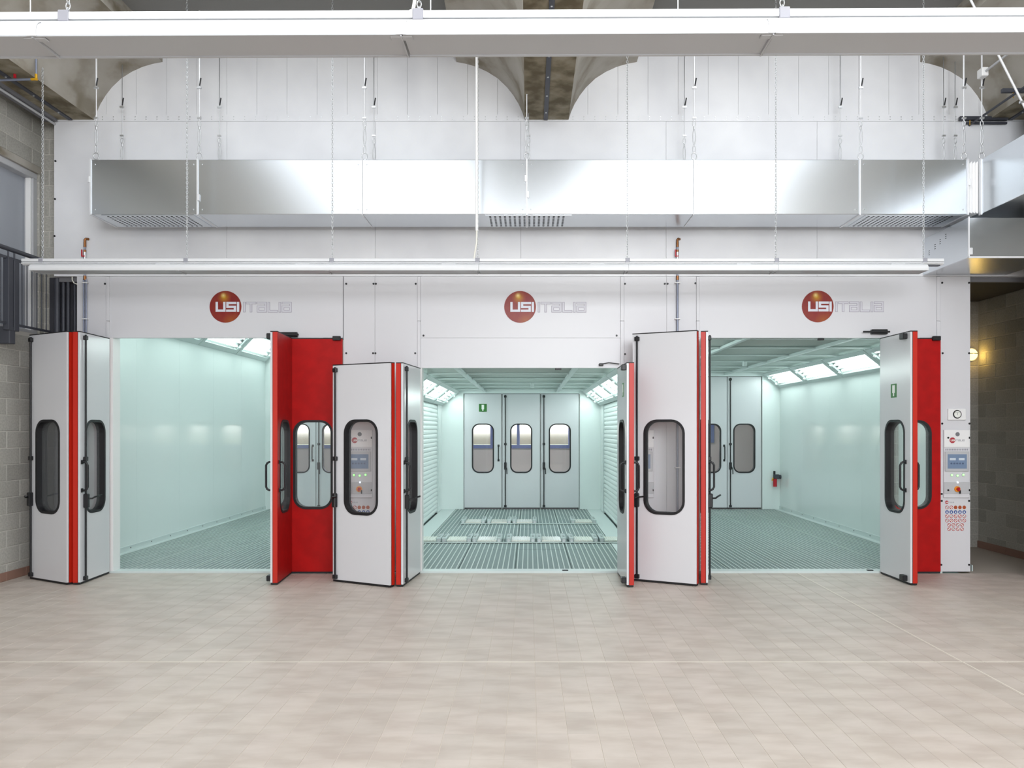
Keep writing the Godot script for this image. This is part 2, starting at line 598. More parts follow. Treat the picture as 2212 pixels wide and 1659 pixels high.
func beams() -> void:
	for b in [[-5.22, -0.455, 1.03, "left"], [0.2, -1.03, 1.03, "middle"], [5.5, -1.03, 0.05, "right"]]:
		var prof := beam_profile(b[1], b[2])
		var names := {"left": "concrete roof beam with one flared wing above the block wall", "middle": "stained concrete roof beam with two flared wings above the middle of the duct", "right": "concrete roof beam with flared wing above the dark alcove"}
		var o := struct("ceiling_beam", names[b[3]], "beam")
		o.position = Vector3(b[0], 0, 0)
		var s := mb()
		var wing := prof.filter(func(p): return absf(p.x) > 0.24)
		var l: Array = wing.filter(func(p): return p.x < 0)
		var r: Array = wing.filter(func(p): return p.x > 0)
		l.reverse()
		# wings: curved soffit, lip and top
		for w in [l, r]:
			if w.size() < 2:
				continue
			var sg := signf(w[0].x)
			for i in w.size() - 1:
				var p: Vector2 = w[i]
				var q: Vector2 = w[i + 1]
				var pn := _wing_normal(w, i, sg)
				var qn := _wing_normal(w, i + 1, sg)
				var a := Vector3(p.x, p.y, 0.0)
				var bb := Vector3(q.x, q.y, 0.0)
				var off := Vector3(0, 0, 13.45)
				if sg > 0:
					s.quadn(a, bb, bb + off, a + off, pn, qn, qn, pn)
				else:
					s.quadn(a + off, bb + off, bb, a, pn, qn, qn, pn)
			var e: Vector2 = w[-1]
			s.box(Vector3(minf(e.x, e.x - sg * 0.06), e.y, 0), Vector3(maxf(e.x, e.x - sg * 0.06), 6.06, 13.45))
		part("wing", s, M.concrete, o)
		part("flange", mb().box(Vector3(-0.25, 5.18, 0.0), Vector3(0.25, 5.3, 13.45)), M.concrete_stained, o)
		var ch := mb().box(Vector3(-0.035, 5.168, 0.02), Vector3(0.012, 5.18, 13.4))
		part("channel", ch, M.rail_dark, o)
		var bolts := mb()
		for k in 30:
			bolts.cyl(Vector3(-0.012, 5.168, 0.25 + k * 0.45), Vector3(-0.012, 5.16, 0.25 + k * 0.45), 0.01, -1.0, 8)
		part("bolt", bolts, M.steel, o, true)

func _wing_normal(w: Array, i: int, sg: float) -> Vector3:
	var p: Vector2 = w[maxi(i - 1, 0)]
	var q: Vector2 = w[mini(i + 1, w.size() - 1)]
	var d := (q - p).normalized()
	return Vector3(d.y * sg, -d.x * sg, 0).normalized() if sg > 0 else Vector3(-d.y, d.x, 0).normalized()

# ---------------------------------------------------------------- white panelled front
func facade() -> void:
	var o := struct("wall_front", "white sheet metal wall above and between the three booth openings", "wall")
	var z0 := -0.06
	var g := 0.0013
	var y_low := 3.39
	var y_mid := Y(262)
	# upper narrow sheets
	var xs := [-5.43]
	var k := X(490)
	while k > -5.3:
		k -= 0.3439
	while k < 6.1:
		if k > -5.3:
			xs.append(k)
		k += 0.3439
	xs.append(6.25)
	for i in xs.size() - 1:
		part("panel", mb().box(Vector3(xs[i] + g, y_mid + 0.0015, z0), Vector3(xs[i + 1] - g, 6.06, 0)), M.wall_white, o)
	part("flange_strip", mb().box(Vector3(-5.43, y_mid + 0.0016, 0), Vector3(6.25, y_mid + 0.075, 0.003)), M.wall_white, o)
	var rv := mb()
	var x := -5.0
	while x < 6.2:
		for dy in [0.02, 0.05]:
			rv.cyl(Vector3(x, y_mid + dy, 0.004), Vector3(x, y_mid + dy, 0.0075), 0.006, -1.0, 6)
		x += 0.125
	part("rivet", rv, M.steel, o, true)
	# broad middle sheets
	xs = [-5.43, X(490), X(811), X(1125), X(1439), X(1765), 6.25]
	for i in xs.size() - 1:
		part("panel", mb().box(Vector3(xs[i] + g, y_low + g, z0), Vector3(xs[i + 1] - g, y_mid - g, 0)), M.wall_white, o)
	# lower columns and lintels
	var low := 0.015
	var cols := [[X(166), X(230), low, y_low], [X(742), X(810), low, y_low], [X(810), X(902), low, y_low], [X(1348), X(1440), low, y_low], [X(1440), X(1504), low, y_low], [X(2031), X(2096), low, y_low],
		[X(237), X(741), Y(730), y_low], [X(909), X(1340), Y(730), y_low], [X(909), X(1340), Y(795), Y(730)], [X(1511), X(2023), Y(730), y_low]]
	for c in cols:
		part("panel", mb().box(Vector3(c[0] + g, c[2] + g, z0), Vector3(c[1] - g, c[3] - g, 0)), M.front_white, o)
	# cover strips at the sides of the lintels
	for c in [[X(230), X(237), Y(730)], [X(902), X(909), Y(795)], [X(1340), X(1348), Y(795)], [X(1504), X(1511), Y(730)], [X(2023), X(2031), Y(730)]]:
		for seg in [[c[2], Y(694)], [Y(694) + 0.003, y_low - 0.004]]:
			part("cover_strip", mb().bev(Vector3(c[0], seg[0], -0.05), Vector3(c[1], seg[1], 0.012), 0.003), M.front_white, o)
	# dark backing behind the joints
	var bk := mb().box(Vector3(-5.43, y_low - 0.05, -0.12), Vector3(6.25, 6.06, -0.065))
	for c in [[X(166), X(237), 0.0], [X(742), X(905), 0.0], [X(1345), X(1509), 0.0], [X(2031), X(2095), 0.0], [X(237), X(742), Y(728)], [X(905), X(1345), Y(793)], [X(1509), X(2031), Y(728)]]:
		bk.box(Vector3(c[0], c[2], -0.12), Vector3(c[1], y_low - 0.05, -0.065))
	part("backing", bk, M.seam, o)
	# jamb frames of the openings
	for c in [[X(230), X(244), Y(730)], [X(742), X(746), Y(730)], [X(903), X(911), Y(795)], [X(1342), X(1348), Y(795)], [X(1504), X(1513), Y(730)], [X(2029), X(2034), Y(730)]]:
		part("jamb", mb().box(Vector3(c[0], 0.0, -0.16), Vector3(c[1], c[2] + 0.02, -0.005)), M.trim_white, o)
	# screws of the covers
	var sc := mb()
	for p in [[227, 613], [748, 613], [807, 613], [812, 613], [898, 613], [748, 763], [806, 763], [811, 763], [897, 763], [915, 725], [1332, 725], [1350, 613], [1436, 613], [1442, 613], [1350, 765], [1502, 612], [2035, 611], [2093, 611], [2036, 763], [2093, 763], [2035, 915], [2094, 915], [2034, 1082], [2034, 1067], [2093, 1082], [2093, 1067], [2033, 1220], [2093, 1220], [120, 348], [119, 430], [118, 510]]:
		sc.cyl(Vector3(X(p[0]), Y(p[1]), 0), Vector3(X(p[0]), Y(p[1]), 0.006), 0.0115, -1.0, 10)
	part("screw", sc, M.black_plastic, o, true)

# ---------------------------------------------------------------- spray booths
# inside x, back depth, height, opening x, opening height
var B := [
	{"x0": -5.41, "x1": -1.9, "h": 3.45, "lh": 3.03, "ox0": -4.757, "ox1": -2.12, "oh": 2.687, "name": "left"},
	{"x0": -1.79, "x1": 1.46, "h": 2.42, "lh": 2.14, "ox0": -1.233, "ox1": 1.07, "oh": 2.343, "name": "middle"},
	{"x0": 1.58, "x1": 5.14, "h": 2.78, "lh": 2.5, "ox0": 1.98, "ox1": 4.69, "oh": 2.687, "name": "right"}]
const ZB := -7.28

func booths(e: float) -> void:
	var tube := glow("tube_glow", Color(0.93, 1.0, 0.98), 2.6)
	for i in 3:
		var b: Dictionary = B[i]
		var nm: String = b.name
		var t := 0.05
		var lit := "white inner wall of the %s spray booth" % nm
		# side walls
		for s in [0, 1]:
			var x: float = b.x0 if s == 0 else b.x1
			var xo := x - t if s == 0 else x + t
			var w := struct("booth_wall", "%s, %s side" % [lit, ["left", "right"][s]], "wall")
			if i == 1:
				# roller shutter fills most of the wall: the wall is what stands round it
				var wb := mb()
				for c in [[0.0, b.h, -0.5, -0.06], [0.0, b.h, ZB, -6.58], [2.12, b.h, -6.58, -0.5]]:
					wb.box(Vector3(minf(x, xo), c[0], c[2]), Vector3(maxf(x, xo), c[1], c[3]))
				part("panel", wb, M.booth_white, w)
			else:
				var n := 5
				var zs := -0.55 if (i == 0) == (s == 0) else -0.06
				for k in n:
					var za := zs + (ZB - zs) * k / n
					var zb := zs + (ZB - zs) * (k + 1) / n
					part("panel", mb().box(Vector3(minf(x, xo), 0, zb + 0.001), Vector3(maxf(x, xo), b.h, za - 0.001)), M.booth_white, w)
			if i == 0 and s == 0:
				part("return_panel", mb().box(Vector3(-5.17, 0, -0.6), Vector3(-5.12, b.h, -0.12)).box(Vector3(-5.46, 0, -0.6), Vector3(-5.17, b.h, -0.55)), M.booth_white, w)
			if i == 2 and s == 1:
				part("return_panel", mb().box(Vector3(4.98, 0, -0.6), Vector3(5.03, b.h, -0.12)).box(Vector3(5.03, 0, -0.6), Vector3(5.19, b.h, -0.55)), M.booth_white, w)
			var base := mb()
			var xi := x + 0.012 if s == 0 else x - 0.012
			if i != 1:
				base.box(Vector3(minf(x, xi), 0.0, ZB), Vector3(maxf(x, xi), 0.07, -0.12))
				part("kick_strip", base, M.booth_metal, w)
				var ks := mb()
				for k in 12:
					var zz := -0.5 - k * 0.6
					ks.cyl(Vector3(xi, 0.04, zz), Vector3(xi + (0.004 if s == 0 else -0.004), 0.04, zz), 0.009, -1.0, 8)
				part("screw", ks, M.black_plastic, w, true)
		# roof with ribbed filter sheet, tee bars
		var cx: float = (b.x0 + b.x1) / 2
		var cw := struct("booth_ceiling", "ribbed filter ceiling of the %s spray booth" % nm, "ceiling")
		var zr := -0.08 if i == 1 else -0.6
		part("deck", mb().box(Vector3(b.x0, b.h + 0.05, ZB), Vector3(b.x1, b.h + 0.12, zr)), M.booth_white, cw)
		var pitch := 0.15
		var n2 := int((-ZB + zr) / pitch)
		var fs := mb()
		for k in n2:
			var z := zr - k * pitch
			var y: float = b.h
			fs.quad(Vector3(b.x0, y + 0.045, z - pitch * 0.5), Vector3(b.x1, y + 0.045, z - pitch * 0.5), Vector3(b.x1, y + 0.017, z), Vector3(b.x0, y + 0.017, z))
			fs.quad(Vector3(b.x0, y + 0.045, z - pitch), Vector3(b.x1, y + 0.045, z - pitch), Vector3(b.x1, y + 0.045, z - pitch * 0.5), Vector3(b.x0, y + 0.045, z - pitch * 0.5))
			fs.quad(Vector3(b.x0, y + 0.017, z - pitch), Vector3(b.x1, y + 0.017, z - pitch), Vector3(b.x1, y + 0.045, z - pitch), Vector3(b.x0, y + 0.045, z - pitch))
		part("filter_sheet", fs, M.ceiling_filter, cw)
		for q in [-0.17, 0.17]:
			var xx: float = cx + q * (b.x1 - b.x0) * (1.35 if i == 1 else 1.1)
			part("tee_bar", mb().bev(Vector3(xx - 0.03, b.h - 0.025, ZB), Vector3(xx + 0.03, b.h + 0.015, zr), 0.004), M.booth_metal, cw)
		for k in 6:
			var z := -0.9 - k * 1.15
			part("cross_bar", mb().bev(Vector3(b.x0 + 0.3, b.h - 0.012, z - 0.025), Vector3(b.x1 - 0.3, b.h + 0.012, z + 0.025), 0.004), M.booth_metal, cw)
		part("sensor", mb().bev(Vector3(cx - 0.03 + 0.22, b.h - 0.09, -4.2), Vector3(cx + 0.03 + 0.22, b.h - 0.01, -4.12), 0.006), M.booth_metal, cw)
		# canted light panels along both top corners
		for s in [0, 1]:
			var sg := 1.0 if s == 0 else -1.0
			var xw: float = b.x0 if s == 0 else b.x1
			var low := Vector2(xw, b.lh)
			var top := Vector2(xw + sg * (0.36 if i != 0 else 0.4), b.h)
			var dirv := (top - low).normalized()
			var nrm := Vector2(dirv.y * sg, -dirv.x * sg)
			var ln := (top - low).length()
			var side: String = ["left", "right"][s]
			# end filler behind the panels
			for k in 4:
				var za := -0.62 - k * 1.66
				var zb := za - 1.63
				var L := thing("light_panel", "canted fluorescent light panel in the %s booth, %s side, %s from the entrance" % [nm, side, ORD[k]], "light", Vector3(low.x, low.y, za), 0.0, "canted light panels of the spray booths")
				var P := func(a: float, depth: float, z: float) -> Vector3:
					return Vector3(dirv.x * a + nrm.x * depth, dirv.y * a + nrm.y * depth, z)
				var fr := mb()
				var Lz := zb - za
				for c in [[0.0, ln * 0.16, 0.0, Lz], [ln * 0.84, ln, 0.0, Lz], [ln * 0.16, ln * 0.84, 0.0, -0.09], [ln * 0.16, ln * 0.84, Lz + 0.09, Lz]]:
					_slab(fr, P, c[0], c[1], 0.0, 0.02, c[3], c[2])
				part("frame", fr, M.booth_metal, L)
				var tr := mb()
				_slab(tr, P, ln * 0.1, ln * 0.9, -0.07, -0.06, Lz + 0.05, -0.05)
				part("tray", tr, M.booth_white, L)
				for q in 4:
					var a := ln * (0.25 + 0.167 * q)
					part("tube", mb().cyl(P.call(a, -0.025, -0.11), P.call(a, -0.025, Lz + 0.11), 0.019, -1.0, 10), tube, L)
				part("glass", _pane(P, ln * 0.15, ln * 0.85, 0.004, Lz + 0.085, -0.085), M.glass, L)
				for q in [0.3, 0.7]:
					var cl := mb()
					var o: Vector3 = P.call(ln * q, 0.02, Lz + 0.11)
					cl.cyl(o, o + Vector3(nrm.x, nrm.y, 0) * 0.025, 0.018, -1.0, 8)
					cl.cyl(o + Vector3(0, 0, 0.05) + Vector3(nrm.x, nrm.y, 0) * 0.02, o - Vector3(0, 0, 0.05) + Vector3(nrm.x, nrm.y, 0) * 0.02, 0.008, -1.0, 6)
					part("clip", cl, M.booth_metal, L)
				var mid: Vector3 = Vector3(low.x, low.y, za) + P.call(ln * 0.5, 0.03, Lz / 2)
				var dn := Vector3(nrm.x, nrm.y, 0)
				var l := AreaLight3D.new()
				l.name = "booth_light"
				l.area_size = Vector2(1.46, ln * 0.66)
				l.area_normalize_energy = false
				l.light_color = Color(0.925, 1.0, 0.985)
				l.light_energy = e
				l.area_range = 30.0
				l.area_attenuation = 2.0
				l.shadow_enabled = true
				add_child(l, true)
				l.transform = Transform3D(Basis(Vector3(0, 0, 1), dn.cross(Vector3(0, 0, 1)) * -1.0, -dn), mid)
		# back wall round the door leaves
		var leaf := []
		var dh := 2.72
		if i == 0:
			for k in 4:
				leaf.append([-5.07 + k * 0.7, -5.07 + (k + 1) * 0.7])
		elif i == 1:
			leaf = [[-1.33, -0.565], [-0.55, 0.225], [0.24, 1.02]]
			dh = 2.37
		else:
			for k in 4:
				leaf.append([1.96 + k * 0.7, 1.96 + (k + 1) * 0.7])
		var lx: float = leaf[0][0] - 0.02
		var rx: float = leaf[-1][1] + 0.02
		solid("booth_wall", mb().box(Vector3(b.x0 - 0.05, 0, ZB - 0.06), Vector3(lx, b.h + 0.1, ZB)), M.booth_white, "white back wall left of the rear doors of the %s spray booth" % nm, "wall")
		solid("booth_wall", mb().box(Vector3(rx, 0, ZB - 0.06), Vector3(b.x1 + 0.05, b.h + 0.1, ZB)), M.booth_white, "white back wall right of the rear doors of the %s spray booth" % nm, "wall")
		solid("booth_wall", mb().box(Vector3(lx, dh, ZB - 0.06), Vector3(rx, b.h + 0.1, ZB)), M.booth_white, "white header above the rear doors of the %s spray booth" % nm, "wall")
		var stop := mb()
		for k in leaf.size() + 1:
			var sx: float = leaf[0][0] if k == 0 else (leaf[k - 1][1] if k == leaf.size() else (leaf[k - 1][1] + leaf[k][0]) / 2)
			stop.box(Vector3(sx - 0.04, 0, ZB - 0.1), Vector3(sx + 0.04, dh + 0.03, ZB - 0.082))
		solid("door_frame", stop, M.booth_white, "white frame posts behind the rear doors of the %s spray booth" % nm, "door frame")
		for k in leaf.size():
			var w: float = leaf[k][1] - leaf[k][0] - 0.006
			var lab := "white rear door leaf with a rounded window in the %s booth, %s from its left wall" % [nm, ORD[k]]
			var lf := make_leaf("rear_door", lab, w, dh - 0.02, Vector3(leaf[k][1] - 0.003, 0.012, ZB - 0.0405), PI, "rear door leaves of the spray booths", M.leaf_white)
			if k > 0:
				add_rod(lf, w - 0.06, dh - 0.02, false)
			if k == 0 or (i != 1 and k == 2):
				add_handle(lf, 0.06, -1, 1.14, false)
		# floor: pit, gratings, sill
		var fl := struct("booth_floor", "steel grating floor of the %s spray booth" % nm, "floor")
		part("bed", mb().box(Vector3(b.x0 - 0.05, -0.12, ZB - 0.06), Vector3(b.x1 + 0.05, -0.02, -0.55)).box(Vector3(maxf(b.x0, -5.1), -0.12, -0.55), Vector3(minf(b.x1, 4.98), -0.02, -0.005)), M.grate_base, fl)
		part("sill", mb().bev(Vector3(b.ox0 - 0.04, -0.015, -0.16), Vector3(b.ox1 + 0.03, 0.022, 0.012), 0.004), M.booth_metal, fl)
		part("floor_bolt", mb().bev(Vector3(b.ox0 + (b.ox1 - b.ox0) * 0.7, 0.022, -0.06), Vector3(b.ox0 + (b.ox1 - b.ox0) * 0.7 + 0.07, 0.03, -0.02), 0.003), M.black_plastic, fl)
		var pw := 0.67
		var margin: float = 0.0
		var cnt := int((b.x1 - b.x0) / pw)
		margin = (b.x1 - b.x0 - cnt * pw) / 2
		var rows := [[-0.17, -1.78], [-1.78, -2.38], [-2.38, -4.05], [-4.05, -4.6], [-4.6, -6.2], [-6.2, ZB]]
		for s in [0, 1]:
			var xa: float = b.x0 if s == 0 else b.x1 - margin
			part("edge_plate", mb().box(Vector3(xa + 0.002, -0.02, ZB), Vector3(xa + margin - 0.002, 0.0, -0.6)), M.booth_metal, fl)
		for r in rows.size():
			for k in cnt:
				var xa: float = b.x0 + margin + k * pw
				var gp := part("grating", mb().box(Vector3(xa + 0.004, -0.02, rows[r][1] + 0.004), Vector3(xa + pw - 0.004, -0.004, rows[r][0] - 0.004)), M.grate_base, fl)
				var bars := mb()
				for q in 11:
					var bx := xa + 0.024 + q * (pw - 0.048) / 10.0
					var bar := mb() if r == 0 else bars
					bar.box(Vector3(bx - 0.0065, -0.004, rows[r][1] + 0.006), Vector3(bx + 0.0065, 0.004, rows[r][0] - 0.006))
					if r == 0:
						part("bar", bar, M.grate_bar, gp)
				if r > 0:
					part("bar", bars, M.grate_bar, gp, true)
	# the roller shutters of the middle booth
	for s in [0, 1]:
		var x: float = B[1].x0 if s == 0 else B[1].x1
		var sg := 1.0 if s == 0 else -1.0
		var o := thing("roller_shutter", "white slatted roller shutter on the %s wall of the middle booth" % ["left", "right"][s], "shutter", Vector3(x, 0, 0), 0.0, "roller shutters inside the middle booth")
		for k in 26:
			var prof := []
			for q in 7:
				var t := PI * q / 6.0
				prof.append(Vector2(sg * sin(t) * 0.014 - sg * 0.02, 0.02 + k * 0.0805 + 0.04 - cos(t) * 0.039))
			var sl := mb()
			sl.sweep(prof, 2, -6.56, -0.5, true)
			part("slat", sl, M.booth_white, o)
		part("guide_rail", mb().box(Vector3(minf(-sg * 0.03, sg * 0.012), 0, -6.6), Vector3(maxf(-sg * 0.03, sg * 0.012), 2.12, -6.55)), M.booth_metal, o)
		part("guide_rail", mb().box(Vector3(minf(-sg * 0.03, sg * 0.012), 0, -0.52), Vector3(maxf(-sg * 0.03, sg * 0.012), 2.12, -0.47)), M.booth_metal, o)
		part("backing", mb().box(Vector3(minf(-sg * 0.05, -sg * 0.04), 0, -6.6), Vector3(maxf(-sg * 0.05, -sg * 0.04), 2.13, -0.48)), M.booth_metal, o)

func _slab(m: MB, P: Callable, a0: float, a1: float, d0: float, d1: float, z0: float, z1: float) -> void:
	var p := []
	for z in [z0, z1]:
		for c in [[a0, d0], [a1, d0], [a1, d1], [a0, d1]]:
			p.append(P.call(c[0], c[1], z))
	var o: Vector3 = (p[0] + p[6]) / 2
	for f in [[0, 1, 2, 3], [4, 5, 6, 7], [0, 1, 5, 4], [1, 2, 6, 5], [2, 3, 7, 6], [3, 0, 4, 7]]:
		m._facing([p[f[0]], p[f[1]], p[f[2]], p[f[3]]], o)

func _pane(P: Callable, a0: float, a1: float, d: float, z0: float, z1: float) -> MB:
	var m := mb()
	m.quad(P.call(a0, d, z0), P.call(a0, d, z1), P.call(a1, d, z1), P.call(a1, d, z0))
	return m

# ---------------------------------------------------------------- floor
func floor_tiles() -> void:
	var fl := struct("floor", "beige rectangular floor tiles with pale grout in front of the booths", "floor")
	part("slab", mb().box(Vector3(-5.95, -0.2, 0.013), Vector3(6.5, -0.0025, 13.6)), M.grout, fl)
	part("slab", mb().box(Vector3(5.05, -0.2, -2.2), Vector3(6.5, -0.001, 0.013)), M.floor_plain, fl)
	var pw := 0.167
	var pd := 0.334
	var rng := RandomNumberGenerator.new()
	rng.seed = 12
	var shade := []
	var meshes := []
	for i in 6:
		var k := 0.985 + 0.006 * i
		var c := Color(rgb(197, 186, 177) * k).srgb_to_linear()
		shade.append(Color(c.r, c.g, c.b))
		var m := mb()
		m.tint = shade[i]
		_tile(m, Vector3.ZERO, pw, pd)
		meshes.append(m.mesh())
	var rest := mb()
	var left := 300
	var list := []
	for r in 30:
		for c in range(-34, 38):
			var x := c * pw + 0.04
			var z := 5.84 - r * pd
			if r >= 19:
				z = 5.84 + (r - 18) * pd
			if x < -5.68 or x + pw > (5.46 if z > 0.4 else 6.26):
				continue
			list.append([x, z])
	for p in list:
		var x: float = p[0]
		var z: float = p[1]
		var d: float = D - z - pd
		var inside: bool = d > 0.5 and absf(x + pw / 2) < d * 0.66 + 0.1 and z < 5.5
		var i := rng.randi() % 6
		if inside and left > 0:
			left -= 1
			var o := MeshInstance3D.new()
			o.name = "tile"
			o.mesh = meshes[i]
			o.material_override = M.tile
			fl.add_child(o, true)
			o.position = Vector3(x, 0, z)
		else:
			rest.tint = shade[i]
			var zc := maxf(z, 0.012)
			_tile(rest, Vector3(x, 0, zc), pw, z + pd - zc)
	part("tile", rest, M.tile, fl, true)
	part("expansion_joint", mb().box(Vector3(-5.68, -0.003, 3.49), Vector3(6.25, 0.0006, 3.503)), M.joint, fl)
	part("expansion_joint", mb().box(Vector3(3.065, -0.003, 0.02), Vector3(3.073, 0.0006, 9.0)), M.joint, fl)

func _tile(m: MB, at: Vector3, w: float, d: float) -> void:
	var g := 0.0012
	var b := 0.0013
	var h := 0.0003
	var y := 0.0
	var y1 := -0.0025
	var a := [at + Vector3(g, y1, d - h), at + Vector3(w - g, y1, d - h), at + Vector3(w - g, y1, h), at + Vector3(g, y1, h)]
	var t := [at + Vector3(g + b, y, d - h * 2), at + Vector3(w - g - b, y, d - h * 2), at + Vector3(w - g - b, y, h * 2), at + Vector3(g + b, y, h * 2)]
	m.quad(t[0], t[1], t[2], t[3])
	for i in 4:
		var j := (i + 1) % 4
		m.quad(a[i], a[j], t[j], t[i])

# ---------------------------------------------------------------- block walls
func blocks_along(o: Node3D, axis: int, lo: float, hi: float, fixed: float, face: float, y0: float, y1: float, rng: RandomNumberGenerator, holes := []) -> void:
	# axis 2: a wall along z whose face is at x = fixed looking along face; axis 0: a wall along x at z = fixed
	var ph := 0.18
	var pl := 0.45
	var r := int(round(y0 / ph))
	while r * ph < y1 - 0.01:
		var ya := r * ph
		var yb := minf(ya + ph, y1)
		var s := floorf(lo / pl) * pl - (pl / 2 if r % 2 else 0.0)
		while s < hi:
			var a := maxf(s, lo)
			var b := minf(s + pl, hi)
			s += pl
			if b - a < 0.03:
				continue
			var pieces := [[a, b, ya, yb]]
			for h in holes:
				var next := []
				for p in pieces:
					if p[1] <= h[0] or p[0] >= h[1] or p[3] <= h[2] + 0.005 or p[2] >= h[3] - 0.005:
						next.append(p)
						continue
					if p[0] < h[0] - 0.02:
						next.append([p[0], h[0], p[2], p[3]])
					if p[1] > h[1] + 0.02:
						next.append([h[1], p[1], p[2], p[3]])
				pieces = next
			for p in pieces:
				var g := 0.004
				var pr := rng.randf() * 0.002
				var m := mb()
				if axis == 2:
					var xa := fixed - face * 0.06
					var xb := fixed + face * pr
					m.bev(Vector3(minf(xa, xb), p[2] + g, p[0] + g), Vector3(maxf(xa, xb), p[3] - g, p[1] - g), 0.004)
				else:
					var za := fixed - face * 0.06
					var zb := fixed + face * pr
					m.bev(Vector3(p[0] + g, p[2] + g, minf(za, zb)), Vector3(p[1] - g, p[3] - g, maxf(za, zb)), 0.004)
				part("block", m, M["block%d" % (rng.randi() % 4)], o)
		r += 1

func block_walls() -> void:
	var rng := RandomNumberGenerator.new()
	rng.seed = 4
	var w := struct("wall_left", "grey concrete block wall at the left edge, round the raised grey door", "wall")
	blocks_along(w, 2, -0.23, 1.1, -5.68, 1.0, 0.0, 5.22, rng, [[-0.13, 9.0, 2.74, 4.68]])
	var st := mb()
	st.box(Vector3(-5.93, 0, 1.1), Vector3(-5.68, 2.74, 4.0)).box(Vector3(-5.93, 4.68, 1.1), Vector3(-5.68, 6.06, 4.0)).box(Vector3(-5.93, 5.2, -0.23), Vector3(-5.69, 6.06, 1.1))
	st.box(Vector3(-5.93, 2.74, 3.2), Vector3(-5.68, 4.68, 4.0))
	part("rough_wall", st, M.block1, w)
	var mo := mb()
	mo.box(Vector3(-5.93, 0, -0.225), Vector3(-5.684, 2.74, 1.1)).box(Vector3(-5.93, 4.68, -0.225), Vector3(-5.684, 5.2, 1.1)).box(Vector3(-5.93, 2.74, -0.225), Vector3(-5.684, 4.68, -0.135))
	part("mortar", mo, M.mortar, w)
	# short return that faces the hall beside the white sheets
	blocks_along(w, 0, -5.68, -5.42, -0.23, 1.0, 0.0, 5.22, rng)
	part("mortar", mb().box(Vector3(-5.69, 0, -0.32), Vector3(-5.41, 5.3, -0.234)), M.mortar, w)
	part("lintel", mb().box(Vector3(-5.9, 4.6, -0.2), Vector3(-5.675, 4.68, 3.2)), M.concrete, w)
	var sk := struct("baseboard_left", "reddish brown tile skirting at the foot of the left block wall", "baseboard")
	for k in 12:
		part("tile", mb().bev(Vector3(-5.68, 0, -0.2 + k * 0.334), Vector3(-5.667, 0.095, 0.131 + k * 0.334), 0.002), M.skirting, sk)
	var r := struct("wall_right", "dark grey concrete block wall at the right edge, in the shaded alcove", "wall")
	blocks_along(r, 2, -2.0, 0.3, 6.25, -1.0, 0.0, 5.2, rng)
	part("mortar", mb().box(Vector3(6.254, 0, -2.1), Vector3(6.5, 5.3, 0.3)), M.mortar, r)
	var sr := struct("baseboard_right", "dark tile skirting at the foot of the right block wall", "baseboard")
	for k in 7:
		part("tile", mb().bev(Vector3(6.237, 0, -2.0 + k * 0.334), Vector3(6.25, 0.095, -1.669 + k * 0.334), 0.002), M.skirting, sr)

func alcove() -> void:
	var rng := RandomNumberGenerator.new()
	rng.seed = 9
	var w := struct("wall_alcove", "grey block end wall of the alcove behind the bulkhead lamp", "wall")
	blocks_along(w, 0, 5.06, 6.25, -2.0, 1.0, 0.0, 3.42, rng)
	part("mortar", mb().box(Vector3(5.06, 0, -2.2), Vector3(6.3, 3.45, -2.004)), M.mortar, w)
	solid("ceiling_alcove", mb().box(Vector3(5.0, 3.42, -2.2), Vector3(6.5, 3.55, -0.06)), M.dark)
	var L := thing("bulkhead_lamp", "small round bulkhead lamp glowing yellow on the alcove end wall", "lamp", Vector3(6.14, 2.68, -2.0))
	part("base", mb().cyl(Vector3(0, 0, 0), Vector3(0, 0, 0.03), 0.09, -1.0, 20), M.lamp_white, L)
	var dome := mb()
	for k in 4:
		var a0 := PI / 2 * k / 4.0
		var a1 := PI / 2 * (k + 1) / 4.0
		dome.cyl(Vector3(0, 0, 0.03 + sin(a0) * 0.06), Vector3(0, 0, 0.03 + sin(a1) * 0.06), 0.08 * cos(a0), maxf(0.08 * cos(a1), 0.0005), 20, k == 3)
	part("globe", dome, glow("bulb_glow", Color(1.0, 0.86, 0.5), 3.0), L)
	part("guard", mb().tube([Vector3(-0.085, 0.01, 0.03), Vector3(-0.05, 0.01, 0.085), Vector3(0.05, 0.01, 0.085), Vector3(0.085, 0.01, 0.03)], 0.006, 6), M.rail_dark, L)
	var o := OmniLight3D.new()
	o.name = "bulkhead_light"
	o.light_color = Color(1.0, 0.8, 0.38)
	o.light_energy = 0.03
	o.light_size = 0.06
	o.omni_range = 12.0
	o.omni_attenuation = 2.0
	o.shadow_enabled = true
	add_child(o)
	o.position = Vector3(6.14, 2.66, -1.86)

